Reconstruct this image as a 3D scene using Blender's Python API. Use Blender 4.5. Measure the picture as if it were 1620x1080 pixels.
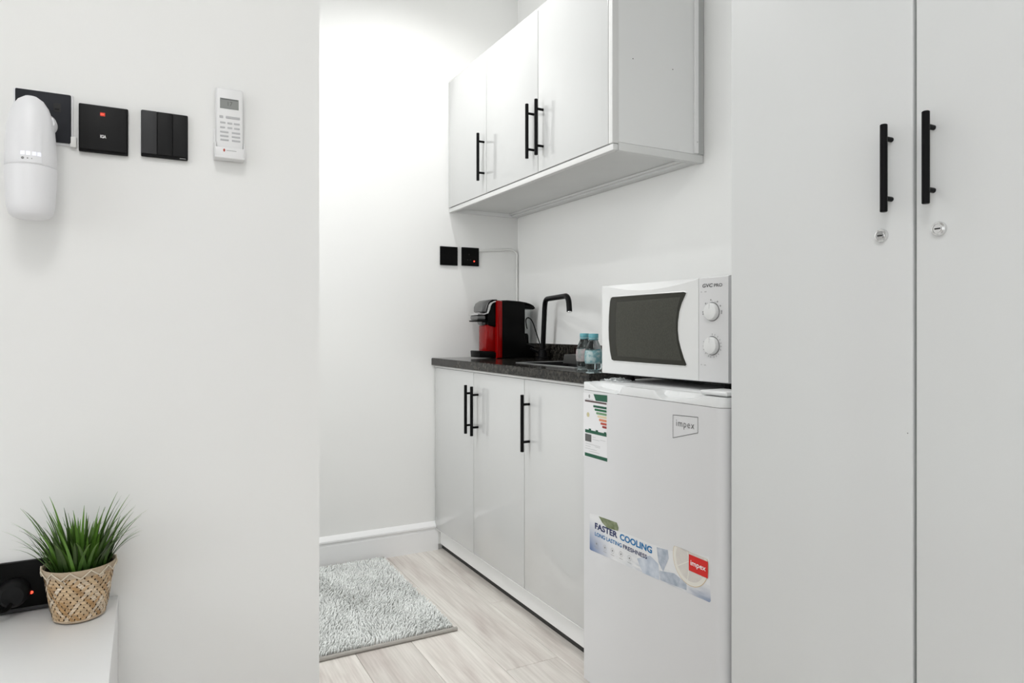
import bpy, bmesh, math, random
from mathutils import Vector, Matrix

# ------------------------------------------------------------------ camera
F = 1072.0                       # focal length in pixels of the 1620 px frame
CX, HY = 810.0, 521.0            # principal column, horizon row
ANG = math.radians(28.33)        # the camera is turned this much away from the kitchen run
H = 1.0                          # camera height (m)
CA, SA = math.cos(ANG), math.sin(ANG)
sc = bpy.context.scene
COL = sc.collection
for o in list(bpy.data.objects): bpy.data.objects.remove(o)

cam = bpy.data.cameras.new('camera')
cam.sensor_width = 36.0
cam.lens = F / 1620 * 36
cam.shift_y = -(540 - HY) / 1620
cam.clip_start = 0.02
camo = bpy.data.objects.new('camera', cam); COL.objects.link(camo)
camo.location = (0, 0, H)
camo.rotation_euler = (math.pi / 2, 0, -ANG)
sc.camera = camo

# ------------------------------------------------------------------ world, light, exposure
w = bpy.data.worlds.new('world'); sc.world = w; w.use_nodes = True
w.node_tree.nodes['Background'].inputs[0].default_value = (0.9, 0.95, 1, 1)
w.node_tree.nodes['Background'].inputs[1].default_value = 0.3
sc.view_settings.view_transform = 'Standard'
sc.view_settings.look = 'None'
sc.view_settings.gamma = 1
sc.view_settings.use_curve_mapping = False
sc.view_settings.exposure = 0.12

PANEL_W = 5.0       # assumed ceiling panels that light the main room
SPOT_W = 23.0       # kitchen downlights
FILL_REAR, FILL_SIDE, FILL_KITCHEN = 12.0, 19.0, 13.5   # fill lamps in three added windows, all out of view
FILL_TINT = (0.965, 0.99, 1.0)

# ------------------------------------------------------------------ the place (metres)
YL = 1.44           # near left wall
YB = 2.887          # kitchen end wall
XW = 1.588          # right wall
XC = 1.155          # base cabinet fronts
XU = 1.222          # wall cabinet fronts
XF = 1.056          # fridge front
XD = 1.060          # wardrobe front
XE = 0.318          # end of the near left wall
ZC = 2.65           # ceiling
XFAR, YREAR, XKL = -2.3, -2.4, -0.75

def ray(px, py):
    r, u = (px - CX) / F, (HY - py) / F
    return Vector((SA + r * CA, CA - r * SA, u))
def onX(px, py, X):
    d = ray(px, py); t = X / d.x; return Vector((X, d.y * t, H + d.z * t))
def onY(px, py, Y):
    d = ray(px, py); t = Y / d.y; return Vector((d.x * t, Y, H + d.z * t))
def onZ(px, py, Z):
    d = ray(px, py); t = (Z - H) / d.z; return Vector((d.x * t, d.y * t, Z))

# ------------------------------------------------------------------ materials
MATS = {}
def mat(name, color, rough=0.5, metal=0.0, coat=0.0, spec=0.5, emit=None, estr=0, trans=0.0, ior=1.45,
        noise=None, bump=None, alpha=1.0):
    m = bpy.data.materials.new(name); m.use_nodes = True
    nt = m.node_tree; b = nt.nodes['Principled BSDF']
    b.inputs['Base Color'].default_value = (*color, 1)
    b.inputs['Roughness'].default_value = rough
    b.inputs['Metallic'].default_value = metal
    b.inputs['Coat Weight'].default_value = coat
    b.inputs['Coat Roughness'].default_value = 0.06
    b.inputs['Specular IOR Level'].default_value = spec
    b.inputs['Transmission Weight'].default_value = trans
    b.inputs['IOR'].default_value = ior
    b.inputs['Alpha'].default_value = alpha
    if emit:
        b.inputs['Emission Color'].default_value = (*emit, 1)
        b.inputs['Emission Strength'].default_value = estr
    tc = None
    if noise or bump:
        tc = nt.nodes.new('ShaderNodeTexCoord')
    if noise:                       # (scale, colour2, contrast lo, hi)
        n = nt.nodes.new('ShaderNodeTexNoise'); n.inputs['Scale'].default_value = noise[0]
        n.inputs['Detail'].default_value = 5
        nt.links.new(tc.outputs['Object'], n.inputs['Vector'])
        r = nt.nodes.new('ShaderNodeValToRGB')
        r.color_ramp.elements[0].position = noise[2]; r.color_ramp.elements[1].position = noise[3]
        r.color_ramp.elements[0].color = (*color, 1); r.color_ramp.elements[1].color = (*noise[1], 1)
        nt.links.new(n.outputs['Fac'], r.inputs['Fac']); nt.links.new(r.outputs['Color'], b.inputs['Base Color'])
    if bump:                        # (scale, strength)
        n2 = nt.nodes.new('ShaderNodeTexNoise'); n2.inputs['Scale'].default_value = bump[0]
        n2.inputs['Detail'].default_value = 4
        nt.links.new(tc.outputs['Object'], n2.inputs['Vector'])
        bp = nt.nodes.new('ShaderNodeBump'); bp.inputs['Strength'].default_value = bump[1]
        bp.inputs['Distance'].default_value = 0.002
        nt.links.new(n2.outputs['Fac'], bp.inputs['Height']); nt.links.new(bp.outputs['Normal'], b.inputs['Normal'])
    MATS[name] = m
    return m

mat('wall_paint', (0.875, 0.875, 0.86), 0.55, spec=0.3, noise=(1.6, (0.86, 0.86, 0.85), .35, .7), bump=(60, .08))
mat('ceiling_paint', (0.88, 0.88, 0.87), 0.8, spec=0.2, bump=(60, .05))
mat('trim_paint', (0.88, 0.88, 0.88), 0.28, bump=(40, .03))
mat('gloss_white', (0.62, 0.625, 0.62), 0.11, coat=0.25, bump=(5, .04))
mat('cab_white', (0.84, 0.845, 0.84), 0.35, bump=(8, .04))
mat('cab_inner', (0.74, 0.745, 0.735), 0.45, noise=(4, (0.70, 0.705, 0.695), .4, .7))
mat('edge_white', (0.74, 0.74, 0.73), 0.3)
mat('wardrobe_white', (0.70, 0.715, 0.715), 0.42, noise=(2.0, (0.69, 0.70, 0.70), .4, .6), bump=(90, .03))
mat('wardrobe_edge', (0.72, 0.735, 0.735), 0.35)
mat('black_metal', (0.004, 0.004, 0.0045), 0.38, spec=0.12)
mat('black_plastic', (0.0035, 0.0035, 0.0035), 0.3, spec=.10)
mat('black_gloss', (0.003, 0.003, 0.003), 0.3, spec=.10)
mat('black_matte', (0.010, 0.010, 0.0105), 0.45, spec=.15)
mat('switch_grey', (0.045, 0.045, 0.047), 0.45, spec=.2)
mat('rocker_black', (0.016, 0.016, 0.0165), 0.45, spec=.15)
mat('plate_slate', (0.020, 0.021, 0.026), 0.5, spec=.2)
mat('chrome', (0.75, 0.75, 0.75), 0.14, metal=1)
mat('steel', (0.55, 0.56, 0.57), 0.28, metal=1, noise=(50, (0.6, .6, .6), .3, .7))
mat('dark_slot', (0.01, 0.01, 0.01), 0.6)
mat('fridge_white', (0.66, 0.662, 0.67), 0.34, coat=.1)
mat('fridge_cap', (0.69, 0.70, 0.70), 0.3)
mat('fridge_body', (0.55, 0.56, 0.56), 0.4)
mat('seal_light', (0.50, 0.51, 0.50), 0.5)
mat('seal_grey', (0.25, 0.26, 0.26), 0.6)
mat('micro_white', (0.70, 0.705, 0.70), 0.28, coat=.15)
mat('micro_panel', (0.64, 0.64, 0.645), 0.32)
mat('micro_glass', (0.030, 0.030, 0.024), 0.10, spec=.35)
mat('micro_mesh', (0.040, 0.040, 0.032), 0.3, spec=.3, noise=(300, (0.052, 0.052, 0.042), .4, .6))
mat('print_dark', (0.03, 0.03, 0.03), 0.5)
mat('print_grey', (0.28, 0.28, 0.28), 0.5)
mat('print_midgrey', (0.10, 0.10, 0.10), 0.5)
mat('print_lightgrey', (0.42, 0.42, 0.42), 0.5)
mat('print_white', (0.86, 0.86, 0.86), 0.5)
mat('sheet_white', (0.74, 0.74, 0.75), 0.4)
mat('green_dark', (0.008, 0.085, 0.045), 0.45)
mat('green_mid', (0.012, 0.12, 0.05), 0.45)
mat('green_light', (0.16, 0.30, 0.16), 0.45)
mat('yellow_pale', (0.65, 0.55, 0.36), 0.45)
mat('orange', (0.62, 0.22, 0.11), 0.45)
mat('red_label', (0.45, 0.06, 0.035), 0.45)
mat('red_dark', (0.28, 0.03, 0.025), 0.45)
mat('band_maroon', (0.09, 0.055, 0.055), 0.45)
mat('gold', (0.52, 0.48, 0.28), 0.45)
mat('navy', (0.012, 0.022, 0.10), 0.4)
mat('cyan_blue', (0.0, 0.15, 0.38), 0.4)
mat('logo_red', (0.62, 0.012, 0.01), 0.4)
mat('leaf_print', (0.10, 0.13, 0.05), 0.4, noise=(60, (0.25, 0.28, 0.18), .35, .65))
mat('ice_grey', (0.52, 0.56, 0.62), 0.4, noise=(45, (0.25, 0.30, 0.38), .35, .7))
mat('ice_blue', (0.60, 0.64, 0.70), 0.4, noise=(30, (0.40, 0.46, 0.55), .4, .65))
mat('lemon_flesh', (0.66, 0.63, 0.58), 0.4, noise=(40, (0.60, 0.57, 0.54), .35, .65))
mat('lemon_pith', (0.74, 0.72, 0.66), 0.4)
mat('lemon_zest', (0.60, 0.46, 0.24), 0.4)
mat('red_plastic', (0.26, 0.002, 0.002), 0.2, coat=.12, spec=.3)
mat('grey_metal', (0.20, 0.20, 0.20), 0.3, metal=.8)
mat('clear_plastic', (0.93, 0.95, 0.95), 0.05, trans=1.0, ior=1.18)
mat('bottle_pet', (0.80, 0.93, 0.95), 0.03, trans=1.0, ior=1.30)
mat('bottle_cap', (0.10, 0.33, 0.38), 0.35)
mat('bottle_label', (0.16, 0.34, 0.37), 0.35, noise=(70, (0.48, 0.58, 0.58), .42, .6), alpha=.85)
mat('bottle_label_pink', (0.50, 0.42, 0.42), 0.35, noise=(60, (0.30, 0.33, 0.32), .42, .62), alpha=.8)
mat('remote_white', (0.82, 0.82, 0.82), 0.35)
mat('device_white', (0.84, 0.84, 0.86), 0.3)
mat('lcd', (0.27, 0.28, 0.27), 0.3)
mat('key_grey', (0.50, 0.50, 0.51), 0.5)
mat('led_red', (0.6, 0.02, 0.01), 0.4, emit=(1, .06, .03), estr=2.5)
mat('led_red_window', (0.35, 0.02, 0.01), 0.4, emit=(1, .08, .03), estr=.25)
mat('led_white', (0.9, 0.9, 1), 0.4, emit=(.85, .9, 1), estr=.35)
mat('cable_white', (0.82, 0.82, 0.80), 0.45)
mat('soil', (0.018, 0.010, 0.008), 0.9)
mat('liner', (0.055, 0.028, 0.016), 0.8)
mat('rim_wood', (0.42, 0.32, 0.22), 0.55, noise=(60, (0.52, 0.42, 0.31), .35, .65))
mat('rim_cord', (0.66, 0.58, 0.46), 0.6)
mat('rug_back', (0.42, 0.40, 0.37), 0.9, bump=(300, .4))
mat('grout_dark', (0.30, 0.27, 0.25), 0.8)
mat('lamp_frame', (0.85, 0.85, 0.85), 0.4)
mat('lamp_diffuser', (0.9, 0.9, 0.9), 0.5, emit=(1, 0.99, 0.97), estr=6)
mat('console_white', (0.88, 0.88, 0.88), 0.35, bump=(70, .03))
mat('counter_grey', (0.05, 0.05, 0.048), 0.6, spec=.2)

def mat_glass():
    m = mat('window_glass', (1, 1, 1), 0.02); nt = m.node_tree
    tr = nt.nodes.new('ShaderNodeBsdfTransparent'); gl = nt.nodes.new('ShaderNodeBsdfGlossy'); gl.inputs['Roughness'].default_value = .02
    fr_ = nt.nodes.new('ShaderNodeFresnel'); fr_.inputs['IOR'].default_value = 1.2
    mx = nt.nodes.new('ShaderNodeMixShader'); nt.links.new(fr_.outputs[0], mx.inputs[0]); nt.links.new(tr.outputs[0], mx.inputs[1]); nt.links.new(gl.outputs[0], mx.inputs[2])
    nt.links.new(mx.outputs[0], nt.nodes['Material Output'].inputs['Surface'])
mat_glass()

def mat_granite():
    m = mat('granite', (0.02, 0.019, 0.017), 0.12, spec=.3); nt = m.node_tree; b = nt.nodes['Principled BSDF']
    tc = nt.nodes.new('ShaderNodeTexCoord')
    n = nt.nodes.new('ShaderNodeTexNoise'); n.inputs['Scale'].default_value = 110; n.inputs['Detail'].default_value = 6
    nt.links.new(tc.outputs['Object'], n.inputs['Vector'])
    r = nt.nodes.new('ShaderNodeValToRGB')
    r.color_ramp.elements[0].position = .38; r.color_ramp.elements[0].color = (0.005, 0.005, 0.0045, 1)
    r.color_ramp.elements[1].position = .72; r.color_ramp.elements[1].color = (0.055, 0.05, 0.042, 1)
    nt.links.new(n.outputs['Fac'], r.inputs['Fac']); nt.links.new(r.outputs['Color'], b.inputs['Base Color'])
mat_granite()

def mat_plank():
    m = mat('floor_plank', (0.6, 0.56, 0.52), 0.42); nt = m.node_tree; b = nt.nodes['Principled BSDF']
    L = nt.links.new
    tc = nt.nodes.new('ShaderNodeTexCoord'); oi = nt.nodes.new('ShaderNodeObjectInfo')
    add = nt.nodes.new('ShaderNodeVectorMath'); add.operation = 'MULTIPLY_ADD'
    L(oi.outputs['Random'], add.inputs[0]); add.inputs[1].default_value = (7, 13, 5); L(tc.outputs['Object'], add.inputs[2])
    mp = nt.nodes.new('ShaderNodeMapping'); mp.inputs['Scale'].default_value = (9, 1.3, 1); L(add.outputs[0], mp.inputs['Vector'])
    n1 = nt.nodes.new('ShaderNodeTexNoise'); n1.inputs['Scale'].default_value = 1.6; n1.inputs['Detail'].default_value = 5
    n1.inputs['Distortion'].default_value = .5; L(mp.outputs[0], n1.inputs['Vector'])
    mp2 = nt.nodes.new('ShaderNodeMapping'); mp2.inputs['Scale'].default_value = (90, 3.5, 1); L(add.outputs[0], mp2.inputs['Vector'])
    n2 = nt.nodes.new('ShaderNodeTexNoise'); n2.inputs['Scale'].default_value = 1.5; n2.inputs['Detail'].default_value = 6
    L(mp2.outputs[0], n2.inputs['Vector'])
    r1 = nt.nodes.new('ShaderNodeValToRGB')
    e = r1.color_ramp.elements
    e[0].position = .30; e[0].color = (0.60, 0.54, 0.505, 1)
    e[1].position = .72; e[1].color = (0.84, 0.81, 0.76, 1)
    k = e.new(.5); k.color = (0.76, 0.72, 0.675, 1)
    L(n1.outputs['Fac'], r1.inputs['Fac'])
    r2 = nt.nodes.new('ShaderNodeValToRGB'); r2.color_ramp.elements[0].position = .3; r2.color_ramp.elements[1].position = .7
    r2.color_ramp.elements[0].color = (0.86, 0.85, 0.84, 1); r2.color_ramp.elements[1].color = (1.06, 1.06, 1.06, 1)
    L(n2.outputs['Fac'], r2.inputs['Fac'])
    mx = nt.nodes.new('ShaderNodeMix'); mx.data_type = 'RGBA'; mx.blend_type = 'MULTIPLY'; mx.inputs['Factor'].default_value = 1
    L(r1.outputs['Color'], mx.inputs[6]); L(r2.outputs['Color'], mx.inputs[7])
    hs = nt.nodes.new('ShaderNodeHueSaturation')
    mr = nt.nodes.new('ShaderNodeMapRange'); mr.inputs[3].default_value = .92; mr.inputs[4].default_value = 1.05
    L(oi.outputs['Random'], mr.inputs[0]); L(mr.outputs[0], hs.inputs['Value']); L(mx.outputs[2], hs.inputs['Color'])
    L(hs.outputs['Color'], b.inputs['Base Color'])
    bp = nt.nodes.new('ShaderNodeBump'); bp.inputs['Strength'].default_value = .12; bp.inputs['Distance'].default_value = .001
    L(n2.outputs['Fac'], bp.inputs['Height']); L(bp.outputs['Normal'], b.inputs['Normal'])
mat_plank()

def mat_attr(name, rough, trans=0.0):
    m = mat(name, (1, 1, 1), rough); nt = m.node_tree; b = nt.nodes['Principled BSDF']
    a = nt.nodes.new('ShaderNodeAttribute'); a.attribute_name = 'tint'
    nt.links.new(a.outputs['Color'], b.inputs['Base Color'])
mat_attr('bamboo', 0.5); mat_attr('rug_pile', 0.95)

def mat_blade():
    m = mat('grass_blade', (0.05, 0.13, 0.02), 0.42); nt = m.node_tree; b = nt.nodes['Principled BSDF']
    a = nt.nodes.new('ShaderNodeAttribute'); a.attribute_name = 'tint'
    oi = nt.nodes.new('ShaderNodeObjectInfo')
    hs = nt.nodes.new('ShaderNodeHueSaturation')
    mr = nt.nodes.new('ShaderNodeMapRange'); mr.inputs[3].default_value = .35; mr.inputs[4].default_value = 1.7
    nt.links.new(oi.outputs['Random'], mr.inputs[0]); nt.links.new(mr.outputs[0], hs.inputs['Value'])
    nt.links.new(a.outputs['Color'], hs.inputs['Color']); nt.links.new(hs.outputs['Color'], b.inputs['Base Color'])
    b.inputs['Subsurface Weight'].default_value = 0
mat_blade()

def mat_banner():
    m = mat('banner_print', (0.76, 0.76, 0.77), 0.35); nt = m.node_tree; b = nt.nodes['Principled BSDF']; L = nt.links.new
    uv = nt.nodes.new('ShaderNodeUVMap'); sx = nt.nodes.new('ShaderNodeSeparateXYZ'); L(uv.outputs[0], sx.inputs[0])
    def math_(op, a, bb=None, clamp=False):
        n = nt.nodes.new('ShaderNodeMath'); n.operation = op; n.use_clamp = clamp
        for i, v in enumerate((a, bb)):
            if v is None: continue
            if isinstance(v, (int, float)): n.inputs[i].default_value = v
            else: L(v, n.inputs[i])
        return n.outputs[0]
    U, V = sx.outputs[0], sx.outputs[1]
    # printed blue corners at the lower left and lower right
    left = math_('MULTIPLY', math_('SUBTRACT', 1, math_('MULTIPLY', U, 4.2), True), math_('SUBTRACT', 1.0, math_('MULTIPLY', V, 1.25), True))
    right = math_('MULTIPLY', math_('MULTIPLY', math_('SUBTRACT', U, .80), 5, True), math_('SUBTRACT', 1, math_('MULTIPLY', V, 2.6), True))
    blue = math_('MAXIMUM', left, right)
    n = nt.nodes.new('ShaderNodeTexNoise'); n.inputs['Scale'].default_value = 9; n.inputs['Detail'].default_value = 5; L(uv.outputs[0], n.inputs['Vector'])
    wv = math_('MULTIPLY', math_('SUBTRACT', n.outputs['Fac'], .42, True), 5, True)
    mid = math_('MULTIPLY', math_('MULTIPLY', math_('SUBTRACT', U, .22), 3, True), math_('SUBTRACT', 1, math_('MULTIPLY', V, 1.9), True))
    grey = math_('MULTIPLY', wv, mid)
    m1 = nt.nodes.new('ShaderNodeMix'); m1.data_type = 'RGBA'; L(grey, m1.inputs[0])
    m1.inputs[6].default_value = (0.73, 0.735, 0.74, 1); m1.inputs[7].default_value = (0.40, 0.44, 0.50, 1)
    m2 = nt.nodes.new('ShaderNodeMix'); m2.data_type = 'RGBA'; L(blue, m2.inputs[0])
    L(m1.outputs[2], m2.inputs[6]); m2.inputs[7].default_value = (0.05, 0.12, 0.30, 1)
    L(m2.outputs[2], b.inputs['Base Color'])
mat_banner()

# ------------------------------------------------------------------ mesh helpers
class MB:
    def __init__(s):
        s.bm = bmesh.new(); s.tint = None
    def _cap(s, vs):
        try: return s.bm.faces.new(vs)
        except ValueError: return None
    def box(s, a, b, bev=0.0, seg=2):
        t = bmesh.new()
        bmesh.ops.create_cube(t, size=1)
        for v in t.verts:
            v.co = Vector([(a[i] + b[i]) / 2 + v.co[i] * abs(b[i] - a[i]) for i in range(3)])
        if bev > 0:
            bmesh.ops.bevel(t, geom=t.edges[:], offset=bev, segments=seg, profile=.5, affect='EDGES')
        s.merge(t); return s
    def merge(s, t, mx=None):
        m = bpy.data.meshes.new('tmp'); t.to_mesh(m); t.free()
        if mx: m.transform(mx)
        s.bm.from_mesh(m); bpy.data.meshes.remove(m)
    def xform(s, mx):
        bmesh.ops.transform(s.bm, matrix=mx, verts=s.bm.verts[:]); return s
    def lathe(s, prof, n=32, c=(0, 0, 0), axis='z', a0=0, a1=None, cap=True, sx=1, sy=1):
        full = a1 is None
        if full: a1 = a0 + 2 * math.pi
        rings = []
        cnt = n if full else n + 1
        for r, z in prof:
            ring = []
            for i in range(cnt):
                t = a0 + (a1 - a0) * i / n
                p = (r * math.cos(t) * sx, r * math.sin(t) * sy, z)
                if axis == 'y': p = (p[0], z, p[1])
                if axis == 'x': p = (z, p[0], p[1])
                ring.append(s.bm.verts.new(Vector(p) + Vector(c)))
            rings.append(ring)
        for k in range(len(rings) - 1):
            A, B = rings[k], rings[k + 1]
            for i in range(cnt if full else n):
                j = (i + 1) % cnt
                s._cap((A[i], A[j], B[j], B[i]))
        if cap and full:
            s._cap(rings[0][::-1]); s._cap(rings[-1])
        return s
    def cyl(s, c0, c1, r, n=20, r1=None, cap=True):
        return s.tube([c0, c1], [r, r if r1 is None else r1], n, cap)
    def tube(s, pts, r, n=12, cap=True):
        pts = [Vector(p) for p in pts]
        if not isinstance(r, (list, tuple)): r = [r] * len(pts)
        rings = []; up = None
        for i, p in enumerate(pts):
            if i == 0: d = pts[1] - p
            elif i == len(pts) - 1: d = p - pts[i - 1]
            else: d = (pts[i + 1] - p).normalized() + (p - pts[i - 1]).normalized()
            d.normalize()
            if up is None:
                up = Vector((0, 0, 1)) if abs(d.z) < .9 else Vector((1, 0, 0))
            x = up.cross(d).normalized(); y = d.cross(x).normalized(); up = y
            rings.append([s.bm.verts.new(p + (x * math.cos(2 * math.pi * k / n) + y * math.sin(2 * math.pi * k / n)) * r[i]) for k in range(n)])
        for a, b in zip(rings, rings[1:]):
            for k in range(n):
                s._cap((a[k], a[(k + 1) % n], b[(k + 1) % n], b[k]))
        if cap: s._cap(rings[0][::-1]); s._cap(rings[-1])
        return s
    def prism(s, poly, axis, a, b, bev=0.0):
        """polygon in the two other axes (in xyz order) extruded along axis from a to b"""
        t = bmesh.new()
        def pt(p, h):
            if axis == 'x': return (h, p[0], p[1])
            if axis == 'y': return (p[0], h, p[1])
            return (p[0], p[1], h)
        A = [t.verts.new(pt(p, a)) for p in poly]; B = [t.verts.new(pt(p, b)) for p in poly]
        n = len(poly)
        t.faces.new(A); t.faces.new(B[::-1])
        for i in range(n): t.faces.new((A[i], B[i], B[(i + 1) % n], A[(i + 1) % n]))
        bmesh.ops.recalc_face_normals(t, faces=t.faces[:])
        if bev > 0:
            es = [e for e in t.edges if any(len(f.verts) == n for f in e.link_faces)]
            bmesh.ops.bevel(t, geom=es, offset=bev, segments=2, profile=.5, affect='EDGES')
        s.merge(t); return s
    def poly(s, pts):
        s._cap([s.bm.verts.new(p) for p in pts]); return s
    def build(s, name, m, parent=None, smooth=True, angle=35, recalc=True, tri=False):
        if recalc: bmesh.ops.recalc_face_normals(s.bm, faces=s.bm.faces[:])
        me = bpy.data.meshes.new(name); s.bm.to_mesh(me); s.bm.free()
        if isinstance(m, str): m = [m]
        for k in m: me.materials.append(MATS[k])
        if smooth:
            for p in me.polygons: p.use_smooth = True
            try: me.set_sharp_from_angle(angle=math.radians(angle))
            except Exception: pass
        o = bpy.data.objects.new(name, me); COL.objects.link(o)
        if parent: o.parent = parent
        return o

def tag(o, label=None, cat=None, group=None, kind=None):
    if label: o['label'] = label
    if cat: o['category'] = cat
    if group: o['group'] = group
    if kind: o['kind'] = kind
    return o
def thing(name, label, cat, loc=(0, 0, 0), rz=0, group=None, rot=None):
    o = bpy.data.objects.new(name, None); COL.objects.link(o)
    o.location = loc; o.rotation_euler = rot or (0, 0, rz); o.empty_display_size = .05
    return tag(o, label, cat, group)
FACE = -math.pi / 2      # local -y (front) looks along world -X; local x runs towards the camera
EPS = 0.0006

def text(name, body, m, parent, x0, z0, x1, z1, y=-EPS, bold=0.0, shear=0.0, spacing=1.0):
    cu = bpy.data.curves.new('t', 'FONT'); cu.body = body; cu.size = 1; cu.offset = bold; cu.shear = shear
    cu.space_character = spacing; cu.resolution_u = 3
    t = bpy.data.objects.new('t', cu); COL.objects.link(t)
    dg = bpy.context.evaluated_depsgraph_get(); dg.update()
    me = bpy.data.meshes.new_from_object(t.evaluated_get(dg))
    bpy.data.objects.remove(t); bpy.data.curves.remove(cu)
    xs = [v.co.x for v in me.vertices]; ys = [v.co.y for v in me.vertices]
    ax, bx, ay, by = min(xs), max(xs), min(ys), max(ys)
    for v in me.vertices:
        v.co = Vector((x0 + (v.co.x - ax) / (bx - ax) * (x1 - x0), y, z0 + (v.co.y - ay) / (by - ay) * (z1 - z0)))
    me.materials.clear(); me.materials.append(MATS[m]); me.name = name
    o = bpy.data.objects.new(name, me); COL.objects.link(o); o.parent = parent
    return o

def handle(parent, x, z, L, cc, s, r, kick=0.0):
    """bar pull on a door: bar in front, two posts reaching back to the door face at y=0"""
    b = MB()
    b.lathe([(r * .8, z - L / 2), (r, z - L / 2 + .001), (r, z + L / 2 - .001), (r * .8, z + L / 2)], 20, (x, -s, 0))
    h = b.build('handle', 'black_metal', parent); h['label'] = 'black bar handle'
    for k in (-1, 1):
        MB().cyl((x, -s, z + k * cc / 2), (x, 0.0005, z + k * cc / 2), r * .72, 14).build('post', 'black_metal', h)
    return h

# ================================================================== the setting
def struct(name, mb, m, label, cat, smooth=False):
    return tag(mb.build(name, m, None, smooth), label, cat, kind='structure')

T = .12
floor = struct('floor', MB().box((XFAR, YREAR, -.06), (XW, YB, -.005)), 'grout_dark', 'pale greyish wood plank floor of the kitchenette', 'floor')
random.seed(4)
PW, PL = .18, 1.22
pcache = {}
def plank(x0, x1, y0, y1):
    lx, ly = x1 - x0 - .0012, y1 - y0 - .0012
    key = (round(lx, 3), round(ly, 3))
    if key not in pcache:
        mb = MB()
        e = .0016
        lo = [(0, 0), (lx, 0), (lx, ly), (0, ly)]; hi = [(e, e), (lx - e, e), (lx - e, ly - e), (e, ly - e)]
        L0 = [mb.bm.verts.new((*p, -.0049)) for p in lo]; L1 = [mb.bm.verts.new((*p, -.0010)) for p in lo]; L2 = [mb.bm.verts.new((*p, 0)) for p in hi]
        for A, B in ((L0, L1), (L1, L2)):
            for i in range(4): mb.bm.faces.new((A[i], A[(i + 1) % 4], B[(i + 1) % 4], B[i]))
        mb.bm.faces.new(L2)
        o = mb.build('plank', 'floor_plank', None, False); pcache[key] = o.data
    else:
        o = bpy.data.objects.new('plank', pcache[key]); COL.objects.link(o)
    o.parent = floor; o.location = (x0 + .0006, y0 + .0006, 0)
xj = 1.107 + PW * 2.7
edges_x = [XW]
k = 1.107 + 2 * PW
cols = []
while k > XFAR:
    lo_, hi_ = max(k, XFAR), min(k + PW, XW)
    if hi_ - lo_ > .01: cols.append((lo_, hi_))
    k -= PW
cols.append((XFAR, k + PW)) if k + PW - XFAR > .01 else None
for i, (a, b) in enumerate(cols):
    y = YB - [.42, .98, .67, 1.13, .21, .80, .55][i % 7]
    top = YB
    while top > YREAR:
        lo_ = max(y, YREAR)
        if top - lo_ > .02: plank(a, b, lo_, top)
        top = lo_; y -= PL

struct('ceiling', MB().box((XFAR, YREAR, ZC), (XW, YB, ZC + .08)), 'ceiling_paint', 'plain white ceiling', 'ceiling')
struct('wall_left', MB().box((XFAR, YL, -.005), (XE, YL + T, ZC)), 'wall_paint', 'white wall with the black switch plates and remote', 'wall')
struct('wall_back', MB().box((XKL - T, YB, -.005), (XW + T, YB + T, ZC)), 'wall_paint', 'bright white end wall of the kitchenette behind the mat', 'wall')
struct('wall_right', MB().box((XW, YREAR, -.005), (XW + T, YB, ZC)), 'wall_paint', 'white wall behind the cabinets and fridge', 'wall')
WINS = {}
def wall_with_fill_window(name, axis, lo, hi, a0, a1, w0, w1, z0, z1, label):
    """wall slab with one rectangular opening; axis = the direction the wall runs along"""
    m_ = MB()
    def bx(p, q, za, zb):
        if axis == 'y': m_.box((lo, p, za), (hi, q, zb))
        else: m_.box((p, lo, za), (q, hi, zb))
    bx(a0, w0, -.005, ZC); bx(w1, a1, -.005, ZC); bx(w0, w1, -.005, z0); bx(w0, w1, z1, ZC)
    struct(name, m_, 'wall_paint', label, 'wall')
wall_with_fill_window('wall_inner', 'y', XKL - T, XKL, YL + T, YB, 1.66, 2.36, .85, 2.15, 'white side wall hidden inside the kitchenette')
wall_with_fill_window('wall_rear', 'x', YREAR - T, YREAR, XFAR, XW + T, -.80, 1.0, .75, 2.25, 'white wall behind the camera')
wall_with_fill_window('wall_side', 'y', XFAR - T, XFAR, YREAR - T, YL + T, -1.5, .6, .75, 2.25, 'white wall on the far side of the room')

def window(n, axis, pos, inward, w0, w1, z0, z1, W, label):  # added unseen window; its area lamp fills the room with light
    rz = {('y', 1): math.pi / 2, ('y', -1): -math.pi / 2, ('x', 1): math.pi, ('x', -1): 0}[(axis, inward)]
    c_ = (w0 + w1) / 2
    loc = (pos, c_, z0) if axis == 'y' else (c_, pos, z0)
    t = bpy.data.objects.new('window_%d' % n, None); COL.objects.link(t); t.location = loc; t.rotation_euler = (0, 0, rz)
    tag(t, label, 'window', kind='structure')
    wd_, h_ = w1 - w0, z1 - z0
    f_ = MB(); k_ = .05
    f_.box((-wd_ / 2, .02, 0), (wd_ / 2, .07, k_)); f_.box((-wd_ / 2, .02, h_ - k_), (wd_ / 2, .07, h_))
    f_.box((-wd_ / 2, .02, k_), (-wd_ / 2 + k_, .07, h_ - k_)); f_.box((wd_ / 2 - k_, .02, k_), (wd_ / 2, .07, h_ - k_)); f_.box((-.025, .02, k_), (.025, .07, h_ - k_))
    f_.build('window_frame', 'trim_paint', t, False)
    for s_ in (-1, 1):
        MB().box((min(s_ * .025, s_ * (wd_ / 2 - k_)), .042, k_), (max(s_ * .025, s_ * (wd_ / 2 - k_)), .046, h_ - k_)).build('pane', 'window_glass', t, False)
    l = bpy.data.lights.new('daylight', 'AREA'); l.shape = 'RECTANGLE'; l.size = wd_ - .1; l.size_y = h_ - .1; l.energy = W; l.color = FILL_TINT
    o = bpy.data.objects.new('daylight', l); COL.objects.link(o); o.parent = t; o.location = (0, .10, h_ / 2); o.rotation_euler = (-math.pi / 2, 0, 0)
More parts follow.
